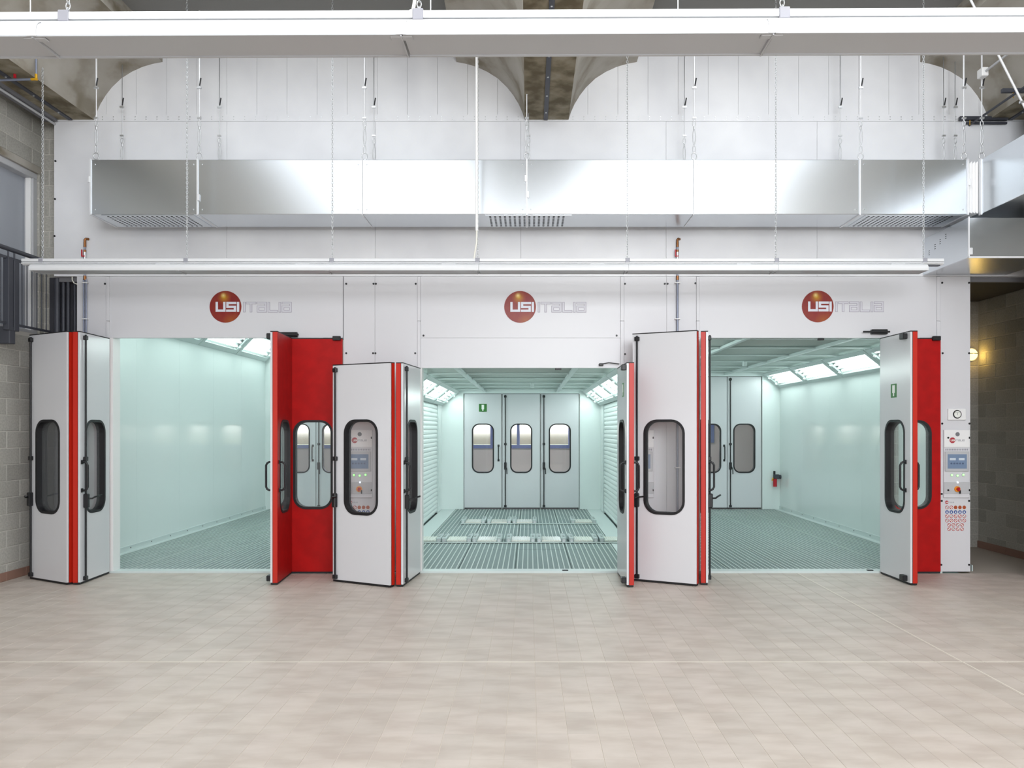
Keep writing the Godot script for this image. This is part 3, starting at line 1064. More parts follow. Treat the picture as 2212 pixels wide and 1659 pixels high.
# ---------------------------------------------------------------- raised door and its railing
func balcony() -> void:
	var d := struct("door_1", "grey raised door in the left block wall behind the railing", "door")
	part("leaf", mb().box(Vector3(-5.86, 2.76, -0.06), Vector3(-5.8, 4.53, 3.1)), M.grey_door, d)
	for f in [[4.53, 4.6, -0.13, 3.2], [2.74, 2.78, -0.13, 3.2]]:
		part("frame", mb().bev(Vector3(-5.84, f[0], f[2]), Vector3(-5.7, f[1], f[3]), 0.006), M.bezel, d)
	part("frame", mb().bev(Vector3(-5.84, 2.78, -0.13), Vector3(-5.7, 4.53, -0.05), 0.006), M.bezel, d)
	part("frame", mb().bev(Vector3(-5.78, 2.78, -0.05), Vector3(-5.72, 4.53, -0.03), 0.004), M.trim_white, d)
	part("frame", mb().bev(Vector3(-5.84, 2.78, 3.1), Vector3(-5.7, 4.53, 3.2), 0.006), M.bezel, d)
	var r := thing("railing", "dark grey metal railing with thin upright bars before the raised door", "railing", Vector3(-5.5, 2.75, 0))
	part("handrail", mb().cyl(Vector3(0, 0.8, -0.02), Vector3(0, 0.8, 2.6), 0.024, -1.0, 14), M.rail_dark, r)
	part("top_rail", mb().box(Vector3(-0.006, 0.69, -0.06), Vector3(0.006, 0.72, 2.6)), M.rail_dark, r)
	part("bottom_rail", mb().box(Vector3(-0.006, 0.0, -0.06), Vector3(0.006, 0.025, 2.6)), M.rail_dark, r)
	for k in 29:
		var z := 0.03 + k * 0.088
		if absf(z - 0.65) < 0.11:
			continue
		part("bar", mb().cyl(Vector3(0, 0.02, z), Vector3(0, 0.7, z), 0.006, -1.0, 8), M.rail_dark, r)
	for z in [0.6, 0.7, 1.9]:
		part("post", mb().bev(Vector3(-0.03, -0.06, z - 0.04), Vector3(0.03, 0.7, z + 0.04), 0.004), M.rail_dark, r)
		part("stub", mb().cyl(Vector3(0, 0.69, z), Vector3(0, 0.8, z), 0.009, -1.0, 8), M.rail_dark, r)
	for z in [0.66, 1.9]:
		part("bracket", mb().bev(Vector3(-0.18, -0.2, z - 0.05), Vector3(0.02, -0.02, z + 0.05), 0.006), M.rail_dark, r)
	# narrow passage beside the left booth; dark boards stand in for its shade
	solid("passage_shade_boards", mb().box(Vector3(-5.56, 0, -0.19), Vector3(-5.17, 3.4, -0.13)).box(Vector3(-5.676, 0, -0.135), Vector3(-5.4, 2.66, -0.128)).box(Vector3(-5.43, 3.385, -0.13), Vector3(-5.17, 3.4, -0.07)), M.dark, "dark boards in place of the shaded recess left of the left booth front", "wall")
	for p in [[-5.44, -0.078, 0.034], [-5.38, -0.1, 0.022], [-5.32, -0.09, 0.02], [-5.24, -0.085, 0.016]]:
		var dp := thing("dark_pipe", "dark upright pipe in the narrow passage, %s from the block wall" % ORD[[-5.44, -5.38, -5.32, -5.24].find(p[0])], "pipe", Vector3(p[0], 0, p[1]), 0.0, "dark pipes in the left passage")
		part("pipe", mb().cyl(Vector3(0, 0, 0), Vector3(0, 3.38, 0), p[2], -1.0, 12), M.rail_dark, dp)

# ---------------------------------------------------------------- hall seen through the rear door windows
func back_hall() -> void:
	var z := -10.8
	solid("floor_hall", mb().box(Vector3(-5.95, -0.2, z - 0.1), Vector3(6.5, -0.0, ZB - 0.07)), M.hall_floor)
	var w := struct("wall_hall", "pale hall wall with blue framed windows seen through the rear door windows", "wall")
	part("parapet", mb().box(Vector3(-5.95, 0, z - 0.12), Vector3(6.5, 1.16, z)), M.hall_wall, w)
	part("header", mb().box(Vector3(-5.95, 2.6, z - 0.12), Vector3(6.5, 6.1, z)), M.hall_wall, w)
	part("pier", mb().box(Vector3(3.2, 1.16, z - 0.12), Vector3(6.5, 2.6, z)), M.hall_wall, w)
	var v := struct("window_1", "blue framed strip window of the rear hall", "window")
	part("frame", mb().bev(Vector3(-5.9, 1.16, z - 0.08), Vector3(3.2, 1.25, z + 0.03), 0.005), M.blue_frame, v)
	part("frame", mb().bev(Vector3(-5.9, 2.52, z - 0.08), Vector3(3.2, 2.6, z + 0.03), 0.005), M.blue_frame, v)
	for x in [-5.2, -4.1, -3.1, -2.05, -0.93, -0.27, 1.01, 2.1, 3.17]:
		part("mullion", mb().bev(Vector3(x - 0.035, 1.25, z - 0.07), Vector3(x + 0.035, 2.52, z + 0.02), 0.005), M.blue_frame, v)
	part("pane", mb().box(Vector3(-5.9, 1.25, z - 0.045), Vector3(3.2, 2.52, z - 0.04)), M.glass, v)
	var dr := struct("door_2", "blue door frame on the hall wall behind the right booth", "door")
	part("frame", mb().bev(Vector3(4.35, 1.3, z), Vector3(4.6, 2.4, z + 0.04), 0.01), M.blue_frame, dr)
	solid("ground_outside", mb().box(Vector3(-60, -0.5, -90), Vector3(60, -0.3, z - 0.2)), M.grass, "pale dry grass outside the rear hall", "ground")
	# unseen lamps placed to light the rear hall and its window wall
	for x in [-3.5, 0.0, 3.5]:
		var L := thing("unseen_hall_lamp", "unseen long lamp placed to light the rear hall behind the %s booth" % (["left", "middle", "right"][int((x + 3.5) / 3.4)]), "lamp", Vector3(x, 3.9, -9.0), 0.0, "unseen rear hall lamps")
		part("housing", mb().bev(Vector3(-0.75, 0.0, -0.1), Vector3(0.75, 0.08, 0.1), 0.01), M.lamp_white, L)
		part("diffuser", mb().bev(Vector3(-0.72, -0.03, -0.08), Vector3(0.72, 0.0, 0.08), 0.01), glow("unseen_hall_glow", Color(1, 0.99, 0.97), 2.0) if not M.has("unseen_hall_glow") else M.unseen_hall_glow, L)
		part("hanger", mb().cyl(Vector3(-0.6, 0.08, 0), Vector3(-0.6, 2.17, 0), 0.008).cyl(Vector3(0.6, 0.08, 0), Vector3(0.6, 2.17, 0), 0.008), M.steel, L)
		area("unseen_hall_light", Vector3(x, 3.86, -9.0), Vector3.DOWN, Vector2(1.44, 0.16), Color(1, 0.99, 0.97), 14.0)

# ---------------------------------------------------------------- folding doors
const T := 0.075
func make_leaf(called: String, label: String, w: float, h: float, at: Vector3, turn: float, group: String, outer: Material) -> Node3D:
	var o := thing(called, label, "door", at, turn, group)
	var y0 := 0.018
	var ww := 0.43
	var hx0 := (w - ww) / 2
	var hy0 := 0.74
	var hy1 := 1.73
	var r := 0.135
	part("body", mb().holed(0.0, w, y0, h, hx0, hx0 + ww, hy0, hy1, r, -T / 2 + 0.025, T / 2 - 0.004), M.leaf_edge if outer == M.leaf_red else outer, o)
	part("outer_skin", mb().holed(0.001, w - 0.001, y0, h, hx0, hx0 + ww, hy0, hy1, r, T / 2 - 0.004, T / 2), outer, o)
	part("inner_skin", mb().holed(0.004, w - 0.004, y0 + 0.002, h - 0.001, hx0, hx0 + ww, hy0, hy1, r, -T / 2, -T / 2 + 0.021), M.leaf_white, o)
	var lo := MB.rounded(hx0 - 0.012, hx0 + ww + 0.012, hy0 - 0.012, hy1 + 0.012, r + 0.012, 7)
	var li := MB.rounded(hx0 + 0.014, hx0 + ww - 0.014, hy0 + 0.014, hy1 - 0.014, r - 0.014, 7)
	var lm := MB.rounded(hx0 + 0.0005, hx0 + ww - 0.0005, hy0 + 0.0005, hy1 - 0.0005, r - 0.0005, 7)
	var g := mb()
	g.ring(lo, li, -T / 2 - 0.006, -T / 2)
	g.ring(lo, li, T / 2, T / 2 + 0.006)
	g.ring(lm, li, -T / 2, T / 2)
	part("gasket", g, M.rubber, o)
	part("pane", mb().fan(li, 2, 0.014, 1), M.glass, o)
	part("sweep", mb().box(Vector3(0.004, 0.0, -T / 2 + 0.004), Vector3(w - 0.004, y0, T / 2 - 0.004)), M.rubber, o)
	part("edge_seal", mb().holed(0.003, w - 0.003, y0, h - 0.002, hx0, hx0 + ww, hy0, hy1, r, -T / 2 + 0.021, -T / 2 + 0.025), M.rubber if outer != M.leaf_white else M.leaf_white, o)
	part("top_trim", mb().box(Vector3(0.0, h + 0.0005, -T / 2), Vector3(w, h + 0.01, T / 2)), M.rubber, o)
	return o

# espagnolette bolt with end pieces, guide, lock and lever on the inner face
func add_rod(o: Node3D, x: float, h: float, lever_out: bool) -> void:
	var z := -T / 2
	var rd := part("bolt_rod", mb().cyl(Vector3(x, 0.03, z - 0.018), Vector3(x, h - 0.02, z - 0.018), 0.0105, -1.0, 12), M.black_plastic, o)
	for y in [0.03, h - 0.075, 1.3]:
		part("guide", mb().bev(Vector3(x - 0.026, y, z - 0.034), Vector3(x + 0.026, y + 0.045, z), 0.005), M.black_plastic, rd)
	part("lock_case", mb().bev(Vector3(x - 0.025, 0.8, z - 0.05), Vector3(x + 0.025, 0.95, z), 0.008), M.black_plastic, rd)
	var lv: Array
	if lever_out:
		lv = [Vector3(x, 0.9, z - 0.05), Vector3(x - 0.012, 0.9, z - 0.08), Vector3(x - 0.04, 0.915, z - 0.1), Vector3(x - 0.12, 0.925, z - 0.13)]
	else:
		lv = [Vector3(x, 0.86, z - 0.05), Vector3(x - 0.01, 0.86, z - 0.075), Vector3(x - 0.03, 0.82, z - 0.08), Vector3(x - 0.035, 0.71, z - 0.08)]
	part("lever", mb().tube(lv, 0.0095, 10), M.black_plastic, rd)

func add_handle(o: Node3D, x: float, side: int, y: float, tall := true) -> void:
	var z := side * T / 2
	var s := float(side)
	var hh := 0.15
	var hd := 0.062
	var path := [Vector3(x, y - hh, z), Vector3(x, y - hh, z + s * 0.03), Vector3(x, y - hh + 0.012, z + s * 0.05), Vector3(x, y - hh + 0.035, z + s * hd), Vector3(x, y + hh - 0.035, z + s * hd), Vector3(x, y + hh - 0.012, z + s * 0.05), Vector3(x, y + hh, z + s * 0.03), Vector3(x, y + hh, z)]
	var m := mb().tube(path, 0.0115, 10)
	for q in [-1.0, 1.0]:
		m.bev(Vector3(x - 0.02, y + q * hh - 0.022, minf(z, z + s * 0.01)), Vector3(x + 0.02, y + q * hh + 0.022, maxf(z, z + s * 0.01)), 0.003)
	part("handle", m, M.black_plastic, o)

func add_hinges(o: Node3D, x: float, h: float) -> void:
	for y in [0.25, h * 0.5, h - 0.25]:
		part("hinge", mb().cyl(Vector3(x, y - 0.05, 0), Vector3(x, y + 0.05, 0), 0.012, -1.0, 10), M.leaf_red, o)

func span(called: String, label: String, a: Vector2, b: Vector2, h: float) -> Node3D:
	# a leaf whose local x runs from a to b (x, z in metres)
	var d := b - a
	return make_leaf(called, label, d.length(), h, Vector3(a.x, 0.006, a.y), atan2(-d.y, d.x), "folding door leaves of the booth entrances", M.leaf_red)

func doors() -> void:
	var hs := 2.665
	var hc := 2.325
	# left booth
	var a := span("door_leaf", "white faced door leaf folded back beside the left block wall", Vector2(-4.852, 0.685), Vector2(-5.465, 0.335), hs)
	add_rod(a, 0.707 - 0.06, hs, true)
	var b := span("door_leaf", "white faced leaf standing out from the left jamb of the left booth", Vector2(-4.812, 0.04), Vector2(-4.778, 0.705), hs)
	add_rod(b, 0.58, hs, true)
	add_handle(b, 0.63, -1, 1.14)
	add_closer(b, 0.03)
	var q := span("door_leaf", "red leaf swung out edge on at the right of the left booth", Vector2(-2.69, 0.715), Vector2(-2.735, 0.05), hs)
	add_handle(q, 0.075, -1, 1.14)
	add_handle(q, 0.075, 1, 1.14)
	add_box_closer(q, 0.06)
	var p := span("door_leaf", "flat red leaf with its outer face showing, closed at the left booth", Vector2(-2.79, 0.005), Vector2(-2.128, 0.005), hs)
	add_closer(p, 0.6)
	# middle booth
	a = span("door_leaf", "white leaf folded back before the left control column, window showing the panel", Vector2(-1.42, 0.83), Vector2(-2.105, 0.475), hc)
	add_rod(a, 0.783 - 0.06, hc, true)
	b = span("door_leaf", "glossy white leaf standing out from the left jamb of the middle booth", Vector2(-1.272, 0.04), Vector2(-1.35, 0.815), hc)
	add_rod(b, 0.69, hc, true)
	add_handle(b, 0.735, -1, 1.14)
	add_closer(b, 0.03)
	q = span("door_leaf", "leaf with a red edge swung out at the right jamb of the middle booth", Vector2(1.052, 0.84), Vector2(1.04, 0.04), hc)
	add_handle(q, 0.075, -1, 1.14)
	add_handle(q, 0.075, 1, 1.14)
	add_box_closer(q, 0.06)
	_notice(q, 0.3, 2.06, -1)
	# right booth
	a = span("door_leaf", "white leaf folded back between the middle and right booths", Vector2(1.768, 0.76), Vector2(1.135, 0.44), hs)
	add_rod(a, 0.71 - 0.06, hs, true)
	b = span("door_leaf", "edge on leaf with a red edge at the left jamb of the right booth", Vector2(1.995, 0.04), Vector2(1.847, 0.72), hs)
	add_handle(b, 0.6, -1, 1.14)
	add_rod(b, 0.54, hs, true)
	q = span("door_leaf", "white leaf with a green notice swung out at the right booth", Vector2(4.045, 0.74), Vector2(4.03, 0.045), hs)
	add_handle(q, 0.1, -1, 1.14)
	add_handle(q, 0.1, 1, 1.14)
	add_box_closer(q, 0.09)
	_notice(q, 0.37, 2.06, -1)
	p = span("door_leaf", "flat red leaf half hidden beside the right control column", Vector2(4.02, 0.005), Vector2(4.683, 0.005), hs)
	add_closer(p, 0.6)

func add_closer(o: Node3D, x: float) -> void:
	var h := 0.0
	for c in o.get_children():
		if c.name.begins_with("body"):
			h = (c as MeshInstance3D).mesh.get_aabb().end.y
	var m := mb().bev(Vector3(x - 0.04, h - 0.02, T / 2), Vector3(x + 0.05, h + 0.03, T / 2 + 0.035), 0.005)
	m.box(Vector3(x - 0.16, h + 0.004, 0.0), Vector3(x + 0.02, h + 0.016, 0.014))
	part("closer", m, M.black_plastic, o)

func add_box_closer(o: Node3D, x: float) -> void:
	var h := 0.0
	for c in o.get_children():
		if c.name.begins_with("body"):
			h = (c as MeshInstance3D).mesh.get_aabb().end.y
	var m := mb().bev(Vector3(x - 0.03, h - 0.07, -T / 2 - 0.05), Vector3(x + 0.06, h - 0.01, -T / 2), 0.006)
	part("latch", m, M.black_plastic, o)
	part("latch", mb().bev(Vector3(x - 0.03, 0.03, -T / 2 - 0.05), Vector3(x + 0.06, 0.09, -T / 2), 0.006), M.black_plastic, o)

func _notice(o: Node3D, x: float, y: float, side: int) -> void:
	var z := side * (T / 2)
	var s := float(side) * 0.002
	var at := o.transform * Vector3(x, y, z)
	var lab := "narrow green escape notice on the swung out leaf of the %s booth" % ("middle" if at.x < 2.0 else "right")
	var t := thing("green_notice", lab, "sign", at, o.rotation.y)
	part("plate", mb().box(Vector3(-0.065, -0.075, minf(0, s)), Vector3(0.065, 0.075, maxf(0, s))), M.green_sign, t)
	var m := mb().box(Vector3(-0.028, -0.025, minf(s, s * 1.8)), Vector3(0.028, 0.06, maxf(s, s * 1.8)))
	m.box(Vector3(-0.012, -0.06, minf(s, s * 1.8)), Vector3(0.012, -0.025, maxf(s, s * 1.8)))
	part("symbol", m, M.sign_white, t)

# ---------------------------------------------------------------- ducts
func ducts() -> void:
	var df := 8.47
	var zf := D - df
	var zb := D - 9.0
	var y0 := Y(463, df)
	var y1 := Y(345, df)
	var xs := [X(196, df), X(427, df), X(783, df), X(1138, df), X(1498, df), X(1857, df), X(2090, df)]
	var o := thing("duct", "long galvanised air duct hanging across the white wall", "duct", Vector3(0, 0, 0))
	for i in 6:
		var s := part("section", mb().bev(Vector3(xs[i] + 0.001, y0, zb), Vector3(xs[i + 1] - 0.001, y1, zf), 0.004), M.galv, o)
		var rv := mb()
		for xx in [xs[i] + 0.045, xs[i + 1] - 0.045]:
			for yy in [y0 + 0.05, y1 - 0.05]:
				rv.cyl(Vector3(xx, yy, zf), Vector3(xx, yy, zf + 0.008), 0.009, 0.006, 8)
		part("bolt", rv, M.steel, s, true)
	for i in 7:
		var w := 0.013 if i in [0, 1, 3, 5, 6] else 0.006
		var f := mb().box(Vector3(xs[i] - w / 2, y0 - 0.008, zf), Vector3(xs[i] + w / 2, y1 + 0.008, zf + 0.014))
		f.box(Vector3(xs[i] - w / 2, y1, zb), Vector3(xs[i] + w / 2, y1 + 0.008, zf)).box(Vector3(xs[i] - w / 2, y0 - 0.008, zb), Vector3(xs[i] + w / 2, y0, zf))
		part("flange", f, M.flange, o)
	for c in [[0, 0.33, -1], [1, 0.14, 1], [3, 0.34, -1], [3, 0.17, 1], [6, 0.3, 1]]:
		var x: float = xs[c[0]] + c[2] * 0.012
		part("clip", mb().bev(Vector3(x - 0.012, y0 + c[1] * 1.0, zf + 0.004), Vector3(x + 0.012, y0 + c[1] + 0.07, zf + 0.022), 0.003), M.flange, o)
	for g in [[xs[0] + 0.1, xs[1] - 0.05, "left"], [X(1048, df), X(1235, df), "middle"], [X(1872, df), X(2083, df), "right"]]:
		var p := part("grille", mb().box(Vector3(g[0], y0 - 0.006, zb + 0.02), Vector3(g[1], y0, zf - 0.02)), M.galv, o)
		var h := mb()
		var nx := int((g[1] - g[0] - 0.06) / 0.052)
		for i in nx:
			for k in 9:
				h.cyl(Vector3(g[0] + 0.05 + i * 0.052, y0 - 0.0062, zb + 0.07 + k * 0.049), Vector3(g[0] + 0.05 + i * 0.052, y0 - 0.0072, zb + 0.07 + k * 0.049), 0.0125, -1.0, 8)
		part("perforation", h, M.hole, p, true)
	# flexible sleeve and the branch that comes towards the hall
	var sl := thing("flexible_sleeve", "pleated white flexible sleeve between long duct and branch duct", "duct sleeve", Vector3(xs[6], y0, 0))
	var prof := []
	for i in 9:
		prof.append(Vector2(0.008 + i * 0.0155, 0.012 if i % 2 else 0.03))
	var m := mb()
	for i in 8:
		var a: Vector2 = prof[i]
		var b: Vector2 = prof[i + 1]
		var h := y1 - y0
		m.quad(Vector3(a.x, a.y, zf - a.y), Vector3(b.x, b.y, zf - b.y), Vector3(b.x, h - b.y, zf - b.y), Vector3(a.x, h - a.y, zf - a.y))
		m.quad(Vector3(a.x, h - a.y, zf - a.y), Vector3(b.x, h - b.y, zf - b.y), Vector3(b.x, h - b.y, zb + b.y), Vector3(a.x, h - a.y, zb + a.y))
		m.quad(Vector3(a.x, a.y, zb + a.y), Vector3(b.x, b.y, zb + b.y), Vector3(b.x, b.y, zf - b.y), Vector3(a.x, a.y, zf - a.y))
		m.quad(Vector3(b.x, b.y, zb + b.y), Vector3(a.x, a.y, zb + a.y), Vector3(a.x, h - a.y, zb + a.y), Vector3(b.x, h - b.y, zb + b.y))
	part("fabric", m, M.trim_white, sl)
	var xb: float = xs[6] + 0.14
	var br := thing("branch_duct", "galvanised branch duct running from the wall towards the viewer", "duct", Vector3(xb, y0, 0))
	part("section", mb().bev(Vector3(0, 0, zb), Vector3(0.62, y1 - y0, 1.9), 0.004), M.galv, br)
	part("section", mb().bev(Vector3(0, 0, 1.905), Vector3(0.62, y1 - y0, 3.6), 0.004), M.galv, br)
	part("flange", mb().box(Vector3(-0.012, -0.008, zf - 0.02), Vector3(0.005, y1 - y0 + 0.008, zf + 0.02)), M.flange, br)
	part("flange", mb().box(Vector3(-0.01, -0.01, 1.89), Vector3(0.63, y1 - y0 + 0.01, 1.915)), M.flange, br)
	# lower box duct that comes out of the wall
	var bx := thing("box_duct", "short box duct coming out of the wall above the control column", "duct", Vector3(X(1993), Y(595), 0))
	part("casing", mb().bev(Vector3(0, 0, 0.002), Vector3(0.94, Y(517) - Y(595), 0.95), 0.005), M.galv, bx)
	part("flange", mb().box(Vector3(0.0, -0.004, 0.95), Vector3(0.94, 0.014, 0.958)).box(Vector3(0.0, 0, 0.95), Vector3(0.014, 0.42, 0.958)), M.flange, bx)
	part("clip", mb().bev(Vector3(0.01, 0.03, 0.958), Vector3(0.04, 0.1, 0.97), 0.004), M.flange, bx)
	var sl2 := mb()
	for p in [[0.14, 0.2], [0.27, 0.24], [0.38, 0.27], [0.5, 0.3]]:
		for k in 3:
			sl2.box(Vector3(-0.0015, p[1] + k * 0.022, p[0]), Vector3(0.0, p[1] + k * 0.022 + 0.006, p[0] + 0.022))
	part("louvre_slot", sl2, M.hole, bx, true)
	# hangers
	var i := 0
	for px in [207, 430, 787, 1138, 1500, 1860, 2083]:
		hanger(Vector3(X(px, df), y1, zf - 0.01), ["leftmost", "second from the left", "third from the left", "middle", "third from the right", "second from the right", "rightmost"][i], "front", 0.0)
		i += 1
	i = 0
	for px in [265, 475, 808, 1142, 1478, 1814, 2037, 2062]:
		hanger(Vector3(X(px, 9.0), y1, zb + 0.01), ["leftmost", "second from the left", "third from the left", "fourth from the left", "fourth from the right", "third from the right", "second from the right", "rightmost"][i], "back", 0.0)
		i += 1
	hanger(Vector3(X(2122, df), y1, zf - 0.01), "single", "near", 0.0)
	var c := thing("slanted_cable", "slanted white steel cable at the top right corner, above the branch duct", "cable", Vector3(4.93, 4.54, D - 7.8))
	part("cable", mb().cyl(Vector3(0, 0, 0), Vector3(-0.69, 1.37, 0), 0.011, -1.0, 8), M.flange, c)
	part("clamp", mb().cbox(Vector3(-0.14, 0.28, 0), Vector3(0.05, 0.02, 0.03)), M.steel, c)

func roof_at(x: float) -> float:
	for b in [-5.22, 0.2, 5.5]:
		var d: float = absf(x - b)
		if d < 0.25:
			return 5.18
		if d < 1.03:
			var half := [Vector2(0.25, 5.18), Vector2(0.32, 5.36), Vector2(0.45, 5.55), Vector2(0.56, 5.655), Vector2(0.8, 5.785), Vector2(1.03, 5.84)]
			for i in 5:
				if d <= half[i + 1].x:
					return lerpf(half[i].y, half[i + 1].y, (d - half[i].x) / (half[i + 1].x - half[i].x)) + 0.01
	return 6.06

func hanger(at: Vector3, which: String, row: String, lean: float) -> void:
	var lab := "cable hanger with turnbuckle on the duct's %s edge, %s" % [row, which]
	if row == "near":
		lab = "steel cable hanger at the corner of the branch duct beside the sleeve"
	var o := thing("cable_hanger", lab, "hanger", at, 0.0, "cable hangers of the long duct")
	var top := roof_at(at.x) - at.y
	var r := 0.0055 if row != "back" else 0.004
	part("ring", mb().tube(_loop(Vector3(0, 0.04, 0), 0.028, 0.036, 12), 0.006, 6, true), M.steel, o)
	part("hook", mb().tube(_loop(Vector3(0, 0.115, 0), 0.014, 0.04, 12), 0.005, 6, true), M.steel, o)
	part("turnbuckle", mb().tube(_loop(Vector3(0, 0.245, 0), 0.013, 0.085, 14), 0.005, 6, true).cyl(Vector3(0, 0.32, 0), Vector3(0, 0.35, 0), 0.009), M.steel, o)
	part("eye", mb().tube(_loop(Vector3(0, 0.385, 0), 0.016, 0.03, 12), 0.005, 6, true), M.steel, o)
	part("cable", mb().cyl(Vector3(0, 0.41, 0), Vector3(0, top, 0), r, -1.0, 8).cyl(Vector3(0, 0.75, 0), Vector3(0, top, 0), r * (1.7 if row != "back" else 1.0), -1.0, 8), M.flange if row != "back" else M.steel, o)
	part("clamp", mb().cbox(Vector3(0, 0.44, 0.006), Vector3(0.04, 0.016, 0.02)), M.steel, o)
	part("clamp", mb().cbox(Vector3(0, 0.76, 0.006), Vector3(0.045, 0.018, 0.022)), M.steel, o)
	part("cable_end", mb().cyl(Vector3(0.006, 0.78, 0.01), Vector3(0.02, 0.86, 0.012), 0.007), M.black_plastic, o)

func _loop(c: Vector3, rx: float, ry: float, k: int) -> Array:
	var out := []
	for i in k:
		out.append(c + Vector3(cos(TAU * i / k) * rx, sin(TAU * i / k) * ry, 0))
	return out

# ---------------------------------------------------------------- hanging lamps
func chain(b: MB, p: Vector3, q: Vector3, link := 0.034, r := 0.0026) -> void:
	var d := q - p
	var step := link * 0.72
	var n := int(d.length() / step)
	var dir := d.normalized()
	var sx := dir.cross(Vector3.BACK).normalized()
	var sz := dir.cross(sx)
	for i in n:
		var c := p + dir * (step * (i + 0.5))
		var side := sx if i % 2 else sz
		var path := []
		for k in 8:
			var t := TAU * k / 8.0
			path.append(c + dir * (sin(t) * link / 2) + side * (cos(t) * link * 0.27))
		b.tube(path, r, 5, true)

func lamp_profile() -> Array:
	# (z, y) of the hood from its front lower edge over the top to the back lower edge
	var p := [Vector2(0.098, 0.0), Vector2(0.1, 0.012)]
	for k in 7:
		var t := PI / 2 * k / 6.0
		p.append(Vector2(0.045 + 0.055 * cos(t), 0.022 + 0.05 * sin(t)))
	var out := p.duplicate()
	for k in range(p.size() - 1, -1, -1):
		out.append(Vector2(-p[k].x, p[k].y))
	return out

func lamp_row(label: String, at: Vector3, turn: float, units: int, first: float, rail0: float, rail1: float, joints: Array, chains: Array) -> Node3D:
	var o := thing("lamp_row", label, "hanging lamp", at, turn, "long white hanging lamp rows")
	# rail with two grooves
	part("rail", mb().bev(Vector3(rail0, 0.101, -0.034), Vector3(rail1, 0.132, 0.034), 0.003).box(Vector3(rail0, 0.07, -0.01), Vector3(rail1, 0.102, 0.01)).bev(Vector3(rail0, 0.079, -0.037), Vector3(rail1, 0.093, 0.037), 0.003), M.lamp_white, o)
	var prof := lamp_profile()
	for k in units:
		var x0 := first + k * 1.5
		var x1 := x0 + 1.5
		var h := mb().sweep(prof, 0, x0 + 0.001, x1 - 0.001, true)
		h.fan(prof, 0, x0 + 0.001, -1).fan(prof, 0, x1 - 0.001, 1)
		var hood := part("hood", h, M.lamp_white, o)
		part("diffuser", mb().box(Vector3(x0 + 0.004, 0.004, -0.092), Vector3(x1 - 0.004, 0.01, 0.092)).box(Vector3(x0 + 0.002, -0.002, 0.088), Vector3(x1 - 0.002, 0.006, 0.0985)).box(Vector3(x0 + 0.002, -0.002, -0.0985), Vector3(x1 - 0.002, 0.006, -0.088)), M.lamp_inner, hood)
	for x in joints:
		var band := []
		for p in prof:
			band.append(Vector2(p.x * 1.035, p.y * 1.03 - 0.001))
		var j := mb().sweep(band, 0, x - 0.02, x + 0.02, true)
		part("joint_band", j, M.lamp_white, o)
		part("end_plate", mb().box(Vector3(x - 0.003, -0.006, -0.095), Vector3(x + 0.003, 0.004, 0.095)).bev(Vector3(x - 0.045, -0.004, 0.05), Vector3(x + 0.045, 0.003, 0.085), 0.003), M.lamp_inner, o)
	for x in chains:
		part("bracket", mb().bev(Vector3(x - 0.022, 0.09, -0.037), Vector3(x + 0.022, 0.138, 0.039), 0.003), M.print_grey, o)
		var c := mb()
		var up := roof_at(at.x + x) - at.y
		chain(c, Vector3(x, 0.135, 0), Vector3(x, up, 0))
		part("chain", c, M.steel, o)
	return o

func lamps() -> void:
	var df := 8.13
	var ch := []
	for px in [92, 404, 718, 1032, 1355, 1676, 1995]:
		ch.append(X(px, df))
	var jn := []
	for k in range(1, 6):
		jn.append(X(75, df) + k * 1.4925)
	var far := lamp_row("long white lamp row hanging on chains just before the booth fronts", Vector3(0, Y(588, df), D - df), 0.0, 6, X(75, df), X(50, df), X(2036, df), jn, ch)
	part("cable_slot", mb().box(Vector3(X(1978, df), 0.06, -0.02), Vector3(X(2028, df), 0.068, 0.03)), M.rail_dark, far)
	for px in [340, 640, 955, 1275, 1590, 1922]:
		part("type_plate", mb().box(Vector3(X(px, df), 0.0745, -0.03), Vector3(X(px + 30, df), 0.084, 0.0355)), M.bezel, far)
	var cd := mb().cyl(Vector3(X(1030, df), 0.42, 0.0), Vector3(X(1030, df), 6.0 - Y(588, df), 0.0), 0.014, -1.0, 12)
	part("conduit", cd, M.trim_white, far)
	part("flex", mb().tube([Vector3(X(1030, df), 0.43, 0), Vector3(X(1030, df) - 0.002, 0.3, 0), Vector3(X(1026, df), 0.2, 0), Vector3(X(1024, df), 0.13, 0)], 0.009, 8), M.white_cable, far)
	var dn := 3.33
	ch = []
	for px in [142, 905, 1688]:
		ch.append(X(px, dn))
	jn = []
	for px in [95, 874, 1655]:
		jn.append(X(px, dn))
	var near := lamp_row("large white lamp row crossing the top of the picture close up", Vector3(0, Y(98, dn), D - dn), -0.0085, 4, X(95, dn) - 1.5, -3.6, 3.7, jn, ch)
	for px in [60, 930, 1464]:
		part("suspension_wire", mb().cyl(Vector3(X(px, dn), 0.13, 0), Vector3(X(px, dn), roof_at(X(px, dn)) - Y(98, dn), 0), 0.0025, -1.0, 6), M.flange, near)
	part("conduit", mb().cyl(Vector3(X(896, dn), 0.205, 0), Vector3(X(896, dn), roof_at(X(896, dn)) - Y(98, dn), 0), 0.011, -1.0, 12), M.trim_white, near)
	part("flex", mb().tube([Vector3(X(897, dn), 0.22, 0), Vector3(X(895, dn), 0.18, 0), Vector3(X(890, dn), 0.13, 0)], 0.0075, 8), M.white_cable, near)
	part("gland", mb().cyl(Vector3(X(890, dn), 0.125, 0), Vector3(X(890, dn), 0.145, 0), 0.014), M.trim_white, near)

